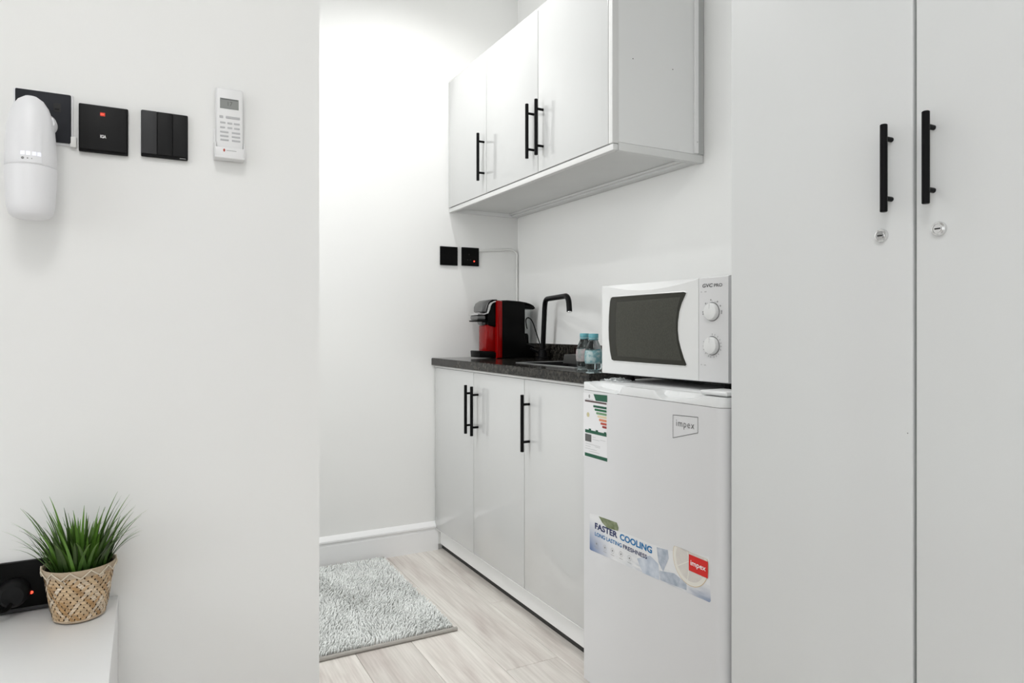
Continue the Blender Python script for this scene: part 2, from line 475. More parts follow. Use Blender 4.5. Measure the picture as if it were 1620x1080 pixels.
window(1, 'x', YREAR, 1, -.80, 1.0, .75, 2.25, FILL_REAR, 'wide white framed window behind the camera')
window(2, 'y', XFAR, 1, -1.5, .6, .75, 2.25, FILL_SIDE, 'wide white framed window on the far side of the room')
window(3, 'y', XKL, 1, 1.66, 2.36, .85, 2.15, FILL_KITCHEN, 'white framed window hidden inside the kitchenette')

# stepped skirting on the end wall
prof = [(0, 0), (-.016, 0), (-.016, .088), (-.013, .092), (-.013, .098), (-.019, .103), (-.019, .110), (-.010, .121), (-.003, .128), (0, .128)]
struct('baseboard_back', MB().prism([(YB + a, z) for a, z in prof], 'x', XKL, XC + .012), 'trim_paint', 'white stepped skirting board along the end wall', 'skirting', True)
struct('baseboard_left', MB().prism([(YL + a, z) for a, z in prof], 'x', -.04, XE), 'trim_paint', 'white skirting board under the remote wall', 'skirting', True)

# ================================================================== lamps
def area(parent, loc, size, W, shape='SQUARE', color=(1, 1, 1), spread=math.pi):
    l = bpy.data.lights.new('lamp_light', 'AREA'); l.energy = W; l.size = size; l.shape = shape; l.color = color; l.spread = spread
    o = bpy.data.objects.new('lamp_light', l); COL.objects.link(o); o.location = loc; o.parent = parent
    return o
def panel(x, y, label):  # assumed lamp out of view, put in to light the main room
    t = thing('ceiling_panel_light', label, 'ceiling light', (x, y, ZC), group='square panel lights in the room')
    f = MB()
    f.box((-.31, -.31, -.022), (.31, -.29, 0)); f.box((-.31, .29, -.022), (.31, .31, 0))
    f.box((-.31, -.29, -.022), (-.29, .29, 0)); f.box((.29, -.29, -.022), (.31, .29, 0))
    f.build('frame', 'lamp_frame', t, False)
    MB().box((-.29, -.29, -.014), (.29, .29, -.004)).build('diffuser', 'lamp_diffuser', t, False)
    area(t, (0, 0, -.024), .58, PANEL_W)
panel(-.15, -.05, 'square ceiling panel light nearest the left wall')
panel(-.55, -1.35, 'square ceiling panel light at the rear of the room')
def downlight(x, y, W, label):
    t = thing('downlight', label, 'ceiling light', (x, y, ZC), group='round downlights over the kitchenette')
    MB().lathe([(.040, -.002), (.055, -.002), (.055, -.008), (.040, -.010)], 32, cap=False).build('trim_ring', 'lamp_frame', t)
    MB().lathe([(.0, -.004), (.040, -.004)], 32, cap=False).build('lens', 'lamp_diffuser', t)
    l = bpy.data.lights.new('lamp_light', 'SPOT'); l.energy = W; l.spot_size = math.radians(150); l.spot_blend = .75
    l.shadow_soft_size = .02; l.color = (1, 1, .99)
    o = bpy.data.objects.new('lamp_light', l); COL.objects.link(o); o.location = (0, 0, -.015); o.parent = t
downlight(.98, 2.32, SPOT_W, 'round recessed downlight near the end wall')
downlight(.38, 2.15, SPOT_W * .62, 'round recessed downlight over the mat')
downlight(-.22, 2.15, SPOT_W * .75, 'round recessed downlight in the hidden end of the kitchenette')  # extra unseen lamp, added to brighten the end wall

# ================================================================== base cabinet run
YE = 1.640                       # near end of the kitchen units
LEN = YB - YE
def doorY(px, X): return onX(px, HY, X).y
base = thing('base_cabinet', 'glossy white base cabinet with three doors under the black worktop', 'cabinet', (XC, YB - .001, 0), FACE)
D = XW - XC - .002
lx = lambda Y: YB - .001 - Y     # world Y -> local x
zt = .838
b1, b2 = lx(doorY(749, XC)), lx(doorY(829.5, XC))
cb = MB()
cb.box((0, .020, .095), (.016, D, zt)); cb.box((LEN - .016, .020, .0), (LEN, D, zt))
cb.box((.016, .020, .095), (LEN - .016, D, .111)); cb.box((.016, D - .008, .111), (LEN - .016, D, zt))
cb.box((.016, .020, zt - .03), (LEN - .016, .05, zt))
cb.box((b2 - .008, .022, .111), (b2 + .008, D - .01, zt - .03))
cb.build('body', 'cab_white', base, False)
kb = MB().box((.0, .022, .026), (LEN, .034, .089)).build('toe_kick', 'cab_white', base, False)
MB().box((.0, .036, 0), (LEN, .046, .026)).build('floor_strip', 'counter_grey', base, False)  # dark strip stands in for the shade in the gap below the toe kick
MB().box((.002, -.0012, .095), (LEN, .0178, .0995), .001).build('bottom_rail', 'edge_white', base)
MB().box((.0, .012, .026), (.018, .022, .089)).build('filler_strip', 'edge_white', base, False)
MB().box((.0, -.002, .8285), (LEN, .0185, .8375), .002).build('top_rail', 'edge_white', base)
HB = .0286
def run_door(parent, x0, x1, z0, z1, hx, hz, L, cc, s, r, mt='gloss_white'):
    d = MB().box((x0 + .0015, 0, z0), (x1 - .0015, .018, z1), .0012, 2).build('door', mt, parent)
    handle(d, hx, hz, L, cc, s, r)
    return d
for x0, x1, px, yt, yb in ((.004, b1, 736.5, 609, 685.5), (b1, b2, 746, 612, 689), (b2, LEN - .002, 826, 625, 714)):
    a, c = onX(px, yt, XC - HB), onX(px, yb, XC - HB)
    run_door(base, x0, x1, .100, .827, lx(a.y), (a.z + c.z) / 2, .195, .128, HB, .0062)

# worktop
ZT = .871
SX0, SX1 = lx(2.30), lx(1.90)    # sink cut-out
SY0, SY1 = .110, .345
ct = thing('worktop', 'black speckled stone worktop over the white base cabinet', 'worktop', (XC, YB - .001, 0), FACE)
c = MB()
y0, y1 = -.015, D
pts_o = [(0, y0), (LEN, y0), (LEN, y1), (0, y1)]; pts_i = [(SX0, SY0), (SX1, SY0), (SX1, SY1), (SX0, SY1)]
ring = {}
for z in (zt + .001, ZT):
    ring[z] = ([c.bm.verts.new((*p, z)) for p in pts_o], [c.bm.verts.new((*p, z)) for p in pts_i])
za, zb_ = zt + .001, ZT
for i in range(4):
    j = (i + 1) % 4
    for z in (za, zb_): c.bm.faces.new((ring[z][0][i], ring[z][0][j], ring[z][1][j], ring[z][1][i]))
    for q in (0, 1): c.bm.faces.new((ring[za][q][i], ring[za][q][j], ring[zb_][q][j], ring[zb_][q][i]))
bmesh.ops.recalc_face_normals(c.bm, faces=c.bm.faces[:])
es = [e for e in c.bm.edges if all(abs(v.co.z - ZT) < 1e-5 for v in e.verts) and all(abs(v.co.y - y0) < 1e-5 for v in e.verts)]
bmesh.ops.bevel(c.bm, geom=es, offset=.003, segments=2, affect='EDGES')
c.build('slab', 'granite', ct)
bsp = MB().box((.0, D - .018, ZT + .0002), (LEN, D, ZT + .066), .0015).build('backsplash', 'granite', None)
bsp.location = ct.location; bsp.rotation_euler = ct.rotation_euler
tag(bsp, 'low black stone strip along the wall behind the tap', 'backsplash')

sink = thing('kitchen_sink', 'steel sink set into the black worktop', 'sink', (XC, YB - .001, 0), FACE)
rm = MB()
o_, i_ = .006, .0045
for z0_, z1_, ex in ((ZT + .0003, ZT + .0022, 0),):
    rm.box((SX0 - o_, SY0 - o_, z0_), (SX1 + o_, SY0 + i_, z1_), .0008); rm.box((SX0 - o_, SY1 - i_, z0_), (SX1 + o_, SY1 + o_, z1_), .0008)
    rm.box((SX0 - o_, SY0 + i_, z0_), (SX0 + i_, SY1 - i_, z1_), .0008); rm.box((SX1 - i_, SY0 + i_, z0_), (SX1 + o_, SY1 - i_, z1_), .0008)
rm.build('rim', 'steel', sink)
bs = MB(); g = .004
A = [(SX0 + g, SY0 + g), (SX1 - g, SY0 + g), (SX1 - g, SY1 - g), (SX0 + g, SY1 - g)]; g2 = .03
Bp = [(SX0 + g2, SY0 + g2), (SX1 - g2, SY0 + g2), (SX1 - g2, SY1 - g2), (SX0 + g2, SY1 - g2)]
va = [bs.bm.verts.new((*p, ZT)) for p in A]; vb = [bs.bm.verts.new((*p, ZT - .15)) for p in Bp]
for i in range(4): bs.bm.faces.new((va[i], va[(i + 1) % 4], vb[(i + 1) % 4], vb[i]))
bs.bm.faces.new(vb)
bs.build('basin', 'black_matte', sink, False)

# ================================================================== wall cabinet
ZU0, ZU1 = 1.539, 2.138
UL = YB - 1.639
uc = thing('wall_cabinet', 'white wall cabinet with three doors hung above the worktop', 'cabinet', (XU, YB - .001, 0), FACE)
UD = XW - XU - .002
u1, u2 = lx(doorY(769.5, XU)), lx(doorY(851, XU))
ub = MB()
ub.box((0, .020, ZU0), (.016, UD, ZU1)); ub.box((UL - .016, .020, ZU0 + .024), (UL - .0005, UD, ZU1))
ub.box((.016, .020, ZU0 + .020), (UL - .016, UD, ZU0 + .032)); ub.box((.016, .020, ZU1 - .016), (UL - .016, UD, ZU1))
ub.box((.016, UD - .006, ZU0 + .032), (UL - .016, UD, ZU1 - .016))
ub.build('body', 'cab_white', uc, False)
MB().box((.0165, .030, ZU0 + .0165), (UL - .0165, UD - .040, ZU0 + .0197)).build('bottom_panel', 'cab_inner', uc, False)
MB().box((-.0, .004, ZU0 - .002), (UL, .024, ZU0 + .018), .003).build('bottom_rail', 'edge_white', uc)
MB().box((.016, UD - .040, ZU0 + .002), (UL - .003, UD, ZU0 + .0195), .003).build('back_rail', 'cab_inner', uc)
MB().box((.016, UD - .052, ZU0 + .008), (UL - .01, UD - .0415, ZU0 + .0165), .002).build('seal_strip', 'edge_white', uc)
MB().box((UL - .022, .0245, ZU0 - .002), (UL + .002, UD, ZU0 + .0235), .003).build('end_rail', 'cab_inner', uc)
MB().box((UL - .018, .0, ZU0 + .019), (UL + .0015, .024, ZU1), .002).build('end_stile', 'edge_white', uc)
tr = MB().box((UL - .001, UD - .040, ZU0 + .026), (UL + .007, UD - .024, ZU1), .003).build('end_strip', 'trim_paint', uc)
MB().cyl((UL + .0072, UD - .0305, ZU0 + .062), (UL + .0055, UD - .0305, ZU0 + .062), .0022, 10).build('screw', 'steel', tr)
MB().box((UL - .001, UD - .0225, ZU0 + .026), (UL + .003, UD, ZU1)).build('wall_seal', 'seal_light', uc, False)  # grey strip painted as the shade beside the white end strip
for px, py in ((1001, 93), (1064, 110)):
    p = onY(px, py, 1.639)
    MB().cyl((UL - .0002, p.x - XU, p.z), (UL + .0004, p.x - XU, p.z), .0016, 10).build('screw_hole', 'dark_slot', uc)
MB().box((0, .002, ZU1 - .004), (UL, .022, ZU1 + .004), .002).build('top_rail', 'edge_white', uc)
for x0, x1, px, yt, yb in ((.004, u1, 756, 210, 286), (u1, u2, 833.5, 164, 251), (u2, UL - .019, 848, 156.5, 245)):
    a, c2 = onX(px, yt, XU - HB), onX(px, yb, XU - HB)
    run_door(uc, x0, x1, ZU0 + .0195, ZU1 - .005, lx(a.y), (a.z + c2.z) / 2, .195, .128, HB, .0062)

# ================================================================== wardrobe
WY = onX(1154.5, HY, XD).y
WG = onX(1446, HY, XD).y
ww = WY - WG
wd = thing('wardrobe', 'tall plain white wardrobe with black bar handles and key locks', 'wardrobe', (XD, WY, 0), FACE)
WD = XW - XD - .003; WH = 2.30; W3 = 3 * ww
bb = MB()
for x in (0, ww - .008, 2 * ww - .008, W3 - .016): bb.box((x, .020, .06), (x + .016, WD, WH))
bb.box((.016, .020, .06), (W3 - .016, WD, .076)); bb.box((.016, .020, WH - .016), (W3 - .016, WD, WH))
bb.box((.016, WD - .006, .076), (W3 - .016, WD, WH - .016))
bb.build('body', 'wardrobe_edge', wd, False)
MB().box((0, .03, 0), (W3, .045, .06)).build('plinth', 'wardrobe_edge', wd, False)
HW = .020
for i in range(3):
    x0, x1 = i * ww, (i + 1) * ww
    d = MB().box((x0 + .0025, 0, .064), (x1 - .0025, .019, WH), .0035, 3).build('door', 'wardrobe_white', wd)
    if i == 0: px, yt, yb, lp = 1398, 197, 335, (1395.5, 373)
    elif i == 1: px, yt, yb, lp = 1464.5, 176, 322, (1486.5, 362)
    else: continue
    a, c2 = onX(px, yt, XD - HW), onX(px, yb, XD - HW)
    handle(d, WY - a.y, (a.z + c2.z) / 2, .1405, .096, HW, .0056)
    p = onX(lp[0], lp[1], XD)
    x, z = WY - p.y, p.z
    lk = MB().lathe([(.0112, 0.0002), (.0112, -.003), (.0102, -.0048), (.0075, -.0055), (.0072, -.0046), (.0060, -.0046), (.0058, -.0060), (.0, -.0060)], 28, (x, 0, z), 'y', cap=False).build('lock', 'chrome', d)
    MB().box((x - .0042, -.0064, z - .0011), (x + .0042, -.0060, z + .0011)).build('keyhole', 'dark_slot', lk, False)
    if i == 0:
        q = onX(1436, 685, XD); MB().cyl((WY - q.y, .0003, q.z), (WY - q.y, -.0004, q.z), .0010, 10).build('screw_hole', 'print_grey', d)

# ================================================================== fridge
FY0 = onX(922.5, HY, XF).y; FY1 = 1.031
FWd = FY0 - FY1; FH = .858
fr = thing('mini_fridge', 'white mini fridge with stickers beside the wardrobe', 'fridge', (XF, FY0, 0), FACE)
FDp = XW - XF - .02
def fl(px, py):
    p = onX(px, py, XF); return FY0 - p.y, p.z
MB().box((.004, .058, .025), (FWd - .004, FDp, FH - .014), .004).build('body', 'fridge_white', fr)
MB().box((.012, .050, .05), (FWd - .012, .0578, FH - .05)).build('door_seal', 'seal_grey', fr, False)
MB().box((.0, .048, FH - .014), (FWd, FDp, FH), .006).build('top_panel', 'fridge_cap', fr)
for x in (.04, FWd - .04):
    for y in (.09, FDp - .05): MB().cyl((x, y, 0), (x, y, .0255), .016, 16).build('foot', 'black_plastic', fr)
ZCAP = fl(1100, 640)[1]
def round_front(x0, x1, y0, y1, rl, rr, n=8):
    P = []
    for k in range(n + 1):
        t = math.pi / 2 * k / n; P.append((x0 + rl - rl * math.cos(t), y0 + rl - rl * math.sin(t)))
    for k in range(n + 1):
        t = math.pi / 2 * k / n; P.append((x1 - rr + rr * math.sin(t), y0 + rr - rr * math.cos(t)))
    return P + [(x1, y1), (x0, y1)]
door = MB().prism(round_front(0, FWd, 0, .048, .006, .026), 'z', .045, ZCAP - .001).build('door', 'fridge_white', fr)
# moulded cap with the two finger scoops: lower contour of the scoop read across the width
pr = [(922.5, 601.5), (927, 602), (934, 608), (946, 615.5), (960, 619.5), (972, 622), (977, 622), (981, 618), (985, 610.5), (991, 609),
      (1012, 610.5), (1030, 613.5), (1035, 617), (1041, 626), (1047, 631.3), (1060, 632), (1085, 632), (1100, 630.5), (1112, 627), (1121, 621.5), (1126, 621)]
cont = [fl(*p) for p in pr]
def contour(x):
    for (a, za_), (b, zb2) in zip(cont, cont[1:]):
        if a <= x <= b: return za_ + (zb2 - za_) * (x - a) / max(b - a, 1e-6)
    return cont[-1][1] if x > cont[-1][0] else cont[0][1]
ZTOP = FH - .001
cp = MB(); rows = []
rl, rr = .006, .026
N = 150
for i in range(N + 1):
    x = FWd * i / N
    yf = 0.0
    if x < rl: yf = rl - math.sqrt(max(rl * rl - (rl - x) ** 2, 0))
    if x > FWd - rr: yf = rr - math.sqrt(max(rr * rr - (x - FWd + rr) ** 2, 0))
    zc = min(contour(x), ZTOP - .0005)
    sb = .022 if True else 0
    dep = (ZTOP - zc)
    ysb = yf + min(.026, max(.003, dep * 1.3))
    row = [(x, .048, ZCAP), (x, yf, ZCAP), (x, yf, zc - .002), (x, yf + .0012, zc), (x, yf + (max(ysb, .0275) - yf) * .72, (zc * .78 + ZTOP * .22)), (x, max(ysb, .0275), ZTOP - .001), (x, max(ysb, .0275) + .003, ZTOP), (x, .048, ZTOP)]
    rows.append([cp.bm.verts.new(p) for p in row])
for a, b in zip(rows, rows[1:]):
    for k in range(len(a)):
        k2 = (k + 1) % len(a); cp._cap((a[k], b[k], b[k2], a[k2]))
cp._cap(rows[0]); cp._cap(rows[-1][::-1])
cap = cp.build('door_cap', 'fridge_cap', fr, True, 40)
MB().box((FWd - .085, .014, FH + .0001), (FWd - .006, .085, FH + .010), .0045, 3).build('hinge_cover', 'fridge_cap', fr)

# logo printed on the door
lg = [fl(1065, 656), fl(1104.3, 659.8), fl(1104.3, 684.5), fl(1065, 692.3)]
lm = MB()
for (a, b) in zip(lg, lg[1:] + lg[:1]):
    a, b = Vector(a), Vector(b); d = (b - a).normalized(); n = Vector((-d.y, d.x)) * .0006
    a -= d * .0005; b += d * .0005
    lm.poly([(a.x - n.x, -EPS, a.y - n.y), (b.x - n.x, -EPS, b.y - n.y), (b.x + n.x, -EPS, b.y + n.y), (a.x + n.x, -EPS, a.y + n.y)])
lgo = lm.build('logo_outline', 'print_midgrey', door, False, recalc=False)
xa, za1 = fl(1070, 677.5); xb, zb1 = fl(1098.5, 664.5)
zmid = fl(1084, 672)[1]
text('logo_text', 'impex', 'print_midgrey', lgo, xa, zmid - .0105, xb, zmid + .0085, bold=-.004, spacing=1.15)

# energy label sticker
def q6(cx, cy): return fl(915 + cx / 8.633, 610 + cy / 8.633)
def rect(name, m, parent, a, b, y=-2 * EPS):
    (xa, za), (xb, zb) = a, b
    return MB().poly([(xa, y, zb), (xb, y, zb), (xb, y, za), (xa, y, za)]).build(name, m, parent, False, recalc=False)
sa, sb_ = q6(70, 100), q6(396, 1050)
lab = rect('energy_label', 'sheet_white', door, (sa[0], sa[1] + .002), (sb_[0], sb_[1]), -EPS * .6)
lab['label'] = 'green and white energy rating sticker'
h0, h1, h2, h3 = q6(208, 112), q6(396, 132), q6(396, 225), q6(240, 205)
MB().poly([(p[0], -EPS, p[1]) for p in (h3, h2, h1, h0)]).build('header_block', 'green_dark', lab, False, recalc=False)
def strip(name, m, a, b, hgt, taper=0):
    (xa, za), (xb, zb) = q6(*a), q6(*b); z = (za + zb) / 2
    t0 = q6(a[0], a[1] - hgt / 2)[1]; t1 = q6(a[0], a[1] + hgt / 2)[1]; hh = (t0 - t1) / 2
    P = [(xa + taper * hh, -EPS, z - hh), (xb, -EPS, z - hh), (xb, -EPS, z + hh), (xa + taper * hh, -EPS, z + hh)]
    if taper: P.append((xa, -EPS, z))
    MB().poly(P).build(name, m, lab, False, recalc=False)
strip('maroon_band', 'band_maroon', (92, 203), (388, 245), 24)
for m_, a, b in (('green_dark', (203, 283), (388, 303)), ('green_mid', (222, 328), (388, 348)), ('green_light', (243, 375), (388, 395)), ('yellow_pale', (262, 420), (388, 438)),
                 ('orange', (282, 467), (388, 483)), ('red_label', (303, 517), (388, 528)), ('red_dark', (326, 563), (388, 572))):
    strip('rating_bar', m_, a, b, 31, .8)
strip('green_band', 'green_dark', (95, 612), (388, 675), 42)
strip('grey_block', 'print_midgrey', (95, 702), (180, 716), 100)
strip('footer_band', 'green_dark', (90, 932), (397, 1010), 46)
strip('caption', 'print_lightgrey', (105, 182), (205, 190), 6)
for (a, b) in (((190, 700), (240, 706)), ((192, 735), (290, 748)), ((300, 745), (372, 757)), ((100, 785), (300, 830)), ((100, 815), (170, 830)), ((95, 850), (250, 880)), ((150, 890), (290, 925)), ((230, 835), (300, 850))):
    strip('caption', 'print_lightgrey', a, b, 5)
for cxx, cyy in ((160, 600), (255, 622), (368, 650)):
    strip('green_tab', 'green_dark', (cxx - 16, cyy - 8), (cxx + 16, cyy - 2), 22)
e0 = q6(152, 143); MB().lathe([(0, 0), (.0035, 0)], 14, (e0[0], -EPS, e0[1]), 'y', cap=False, sy=1.5).build('emblem', 'print_grey', lab, False)
e0 = q6(135, 393); MB().lathe([(0, 0), (.0065, 0)], 18, (e0[0], -EPS, e0[1]), 'y', cap=False).build('seal_mark', 'gold', lab, False)

# long banner sticker
def q7(cx, cy): return fl(925 + cx / 6.752, 800 + cy / 6.752)
bx0, bz1 = q7(55, 75); bx1, bz0 = q7(1348, 1030)
zlt = q7(60, 80)[1]; zlb = q7(60, 462)[1]
bt = MB()
top = [(55, 80), (150, 100), (345, 175), (365, 270), (560, 340), (720, 410), (790, 430), (900, 470), (1000, 500), (1120, 485), (1330, 545)]
bot = [(55, 455), (62, 468), (1335, 1030), (1348, 1015)]
outline = [q7(*p) for p in bot] + [q7(*p) for p in reversed(top)]
vs = [bt.bm.verts.new((p[0], -EPS * .6, p[1])) for p in outline]
f = bt.bm.faces.new(vs)
uvl = bt.bm.loops.layers.uv.new('UVMap')
zmin, zmax = min(p[1] for p in outline), max(p[1] for p in outline)
for l in f.loops: l[uvl].uv = ((l.vert.co.x - bx0) / (bx1 - bx0), (l.vert.co.z - zmin) / (zmax - zmin))
bmesh.ops.triangulate(bt.bm, faces=[f])
ban = bt.build('banner_sticker', 'banner_print', door, False, recalc=False)
ban['label'] = 'long colourful advertising sticker with lemon and ice'
bz = lambda cx, cy: q7(cx, cy)
def flat(name, m, pts, y):
    MB().poly([(p[0], y, p[1]) for p in pts]).build(name, m, ban, False, recalc=False)
def fix(pts):            # counter clockwise seen from the front
    A_ = sum(a[0] * b[1] - b[0] * a[1] for a, b in zip(pts, pts[1:] + pts[:1])); return pts if A_ > 0 else pts[::-1]
flat('leaf_picture', 'leaf_print', fix([q7(*p) for p in ((150, 108), (345, 178), (362, 230), (360, 268), (240, 235), (190, 180))]), -EPS)
for pts, m_ in ((((560, 560), (700, 530), (790, 620), (800, 790), (620, 715), (590, 640)), 'ice_blue'), (((770, 440), (890, 470), (900, 560), (840, 700), (790, 600)), 'ice_grey'),
                (((800, 690), (960, 720), (1090, 830), (1090, 900), (920, 835), (810, 790)), 'ice_grey')):
    flat('ice_picture', m_, fix([q7(*p) for p in pts]), -EPS)
# lemon slice: three quarters of a disc cut by the sticker edge
lc = q7(1130, 585); lr = abs(q7(1130, 848)[1] - lc[1]) / 1.05
def disc_cut(r, y, name, m, xmax, ztop):
    pts = []
    for k in range(48):
        t = 2 * math.pi * k / 48
        pts.append((min(lc[0] + r * math.cos(t), xmax), min(lc[1] + r * math.sin(t), ztop)))
    flat(name, m, pts, y)
xm = bx1 - .001; zt_l = q7(1120, 490)[1]
disc_cut(lr * 1.075, -EPS * 1.3, 'lemon_zest', 'lemon_zest', xm, zt_l); disc_cut(lr * 1.05, -EPS * 1.6, 'lemon_pith', 'lemon_pith', xm, zt_l - .0002)
disc_cut(lr * .88, -EPS * 1.9, 'lemon_flesh', 'lemon_flesh', xm, zt_l - .0004)
for t in (-100, -35, -150, 118):
    d = Vector((math.cos(math.radians(t)), math.sin(math.radians(t)))); n = Vector((-d.y, d.x)) * .0011; L_ = lr * .88
    if t == 118: L_ = min(L_, (zt_l - .0006 - lc[1]) / d.y)
    e = Vector(lc) + d * L_
    if e.x > xm: e = Vector(lc) + d * ((xm - lc[0]) / d.x)
    c0 = Vector(lc)
    flat('lemon_segment', 'lemon_pith', fix([tuple(c0 - n), tuple(e - n), tuple(e + n), tuple(c0 + n)]), -EPS * 2.2)
r0, r1 = q7(1118, 510), q7(1322, 692)
zr0, zr1 = q7(1118, 512)[1], q7(1118, 685)[1]
rb = rect('red_badge', 'logo_red', ban, (r0[0], zr0), (r1[0], zr1), -EPS * 3)
zc_ = (zr0 + zr1) / 2; xw = r1[0] - r0[0]
text('badge_text', 'impex', 'print_white', ban, r0[0] + xw * .10, zc_ - .008, r1[0] - xw * .10, zc_ + .0065, -EPS * 3.6, bold=.012)
# headline
def tline(body, m, a, b, cap_px, bold):
    (xa, za), (xb, zb) = q7(*a), q7(*b)
    hh = q7(a[0], a[1] - cap_px)[1] - za
    z = (za + zb) / 2
    return xa, z, xb, z + hh
def headline(name, body1, m1, body2, m2, a, mid0, mid1, b, cap, bold):
    xa, z0_, xb, z1_ = tline('', '', a, b, cap, bold)
    xm0, xm1 = q7(*mid0)[0], q7(*mid1)[0]
    text(name, body1, m1, ban, xa, z0_, xm0, z1_, -EPS * 1.4, bold); text(name, body2, m2, ban, xm1, z0_, xb, z1_, -EPS * 1.4, bold)
headline('headline_text', 'FASTER', 'navy', 'COOLING', 'cyan_blue', (112, 252), (352, 0), (378, 0), (722, 500), 66, .034)
headline('subtitle_text', 'LONG LASTING', 'cyan_blue', 'FRESHNESS', 'navy', (112, 325), (398, 0), (412, 0), (668, 560), 42, .020)
for cxx, cyy in ((130, 402), (218, 445), (300, 478), (390, 515), (480, 558)):
    p = q7(cxx, cyy)
    MB().lathe([(.0062, 0), (.0070, 0)], 24, (p[0], -EPS * 1.4, p[1]), 'y', cap=False).build('icon_ring', 'print_lightgrey', ban, False)
    MB().lathe([(0, 0), (.0028, 0)], 6, (p[0], -EPS * 1.4, p[1]), 'y', cap=False).build('icon_mark', 'print_grey', ban, False)
    xx, zz = p[0], p[1] - .0115
    rect('caption', 'print_lightgrey', ban, (xx - .007, zz + .0008), (xx + .007, zz - .0006), -EPS * 1.4)

# ================================================================== microwave on the fridge
MW, MH, MD = .4445, .2445, .33
ml, mr_ = Vector((1.120, 1.547)), Vector((1.144, 1.103))
mwz = .878
ang = math.atan2(mr_.y - ml.y, mr_.x - ml.x)
mw = thing('microwave', 'white microwave oven with two knobs standing on the fridge', 'microwave', (ml.x, ml.y, mwz), ang)
MXI = (Matrix.Translation((ml.x, ml.y, mwz)) @ Matrix.Rotation(ang, 4, 'Z')).inverted()
def mf(px, py):
    """pixel -> local x,z on the microwave front plane"""
    o = MXI @ Vector((0, 0, H)); d = (MXI.to_3x3() @ ray(px, py)); t = -o.y / d.y; p = o + d * t
    return p.x, p.z
MB().box((.003, .030, .0), (MW - .003, MD, MH - .004), .006).build('body', 'micro_white', mw)
for x in (.05, MW - .05):
    for y in (.06, MD - .05): MB().cyl((x, y, FH - mwz + .0003), (x, y, .001), .013, 14).build('foot', 'black_plastic', mw)
MB().box((.02, .04, -.006), (MW - .02, MD - .02, .0)).build('base_plate', 'black_matte', mw, False)
def q5(cx, cy): return mf(900 + cx / 4.907, 420 + cy / 4.907)
xs = q5(1007, 500)[0]                     # door / panel joint
# the front: door and control panel share the swept top bevel
sw = [(245, 160), (290, 160), (360, 173), (450, 186), (540, 190), (640, 184), (760, 166), (870, 140), (960, 114), (1005, 98), (1100, 78), (1180, 71), (1250, 68)]
swl = [q5(*p) for p in sw]
def sweep(x):
    if x <= swl[0][0]: return swl[0][1]
    for (a, za_), (b, zb2) in zip(swl, swl[1:]):
        if a <= x <= b: return za_ + (zb2 - za_) * (x - a) / max(b - a, 1e-6)
    return swl[-1][1]
def front_shell(x0, x1, name, m, hole=None):
    s = MB(); rows = []; n = 60
    for i in range(n + 1):
        x = x0 + (x1 - x0) * i / n
        z = min(sweep(x), MH - .0025)
        dep = MH - z
        rows.append([s.bm.verts.new(p) for p in ((x, .029, .001), (x, .002, .001), (x, 0, .003), (x, 0, z - .001), (x, .001, z + .0005), (x, min(.026, .004 + dep * .9), MH - .0005), (x, .029, MH))])
    for a, b in zip(rows, rows[1:]):
        for k in range(len(a)):
            if k == 2 and hole: continue
            k2 = (k + 1) % len(a); s._cap((a[k], b[k], b[k2], a[k2]))
    s._cap(rows[0]); s._cap(rows[-1][::-1])
    return s.build(name, m, mw, True, 30)
md = front_shell(.0, xs - .0006, 'door', 'micro_white')
mp_ = front_shell(xs + .0006, MW, 'control_panel', 'micro_panel')
# window: rounded bulging left side, concave right side; a shallow tray pressed into the door, glass in front
wl = [(340, 245), (600, 226), (895, 206), (914, 212), (906, 232), (880, 290), (860, 360), (850, 440), (849, 500), (856, 575), (872, 640), (895, 715), (916, 768), (908, 778), (600, 756), (350, 737), (334, 728), (322, 665), (313, 570), (311, 480), (314, 380), (322, 280), (330, 252)]
wpts = fix([q5(*p) for p in wl])
cx_ = sum(p[0] for p in wpts) / len(wpts); cz_ = sum(p[1] for p in wpts) / len(wpts)
def offs(pts, d):
    res = []
    n = len(pts)
    for i in range(n):
        a, b, c_ = Vector(pts[i - 1]), Vector(pts[i]), Vector(pts[(i + 1) % n])
        t = ((b - a).normalized() + (c_ - b).normalized()).normalized(); nn = Vector((-t.y, t.x)); res.append(tuple(b + nn * d))
    return res
fm = MB()
o1, o2 = offs(wpts, -.003), offs(wpts, 0.0003)
A = [fm.bm.verts.new((p[0], -.0002, p[1])) for p in o1]; B = [fm.bm.verts.new((p[0], -.0022, p[1])) for p in offs(wpts, -.0012)]; C = [fm.bm.verts.new((p[0], -.0008, p[1])) for p in o2]
for i in range(len(A)):
    j = (i + 1) % len(A); fm._cap((A[i], A[j], B[j], B[i])); fm._cap((B[i], B[j], C[j], C[i]))
fm.build('window_surround', 'micro_white', md, True, 60)
gl = MB(); gl.poly([(p[0], -.0012, p[1]) for p in wpts]); gw = gl.build('window', 'micro_glass', md, False, recalc=False)
ip = fix([q5(*p) for p in ((376, 285), (640, 262), (868, 243), (846, 330), (835, 420), (834, 500), (842, 590), (866, 690), (880, 738), (640, 722), (380, 700), (370, 600), (366, 480), (368, 370))])
MB().poly([(p[0], -.0016, p[1]) for p in ip]).build('mesh_screen', 'micro_mesh', gw, False, recalc=False)
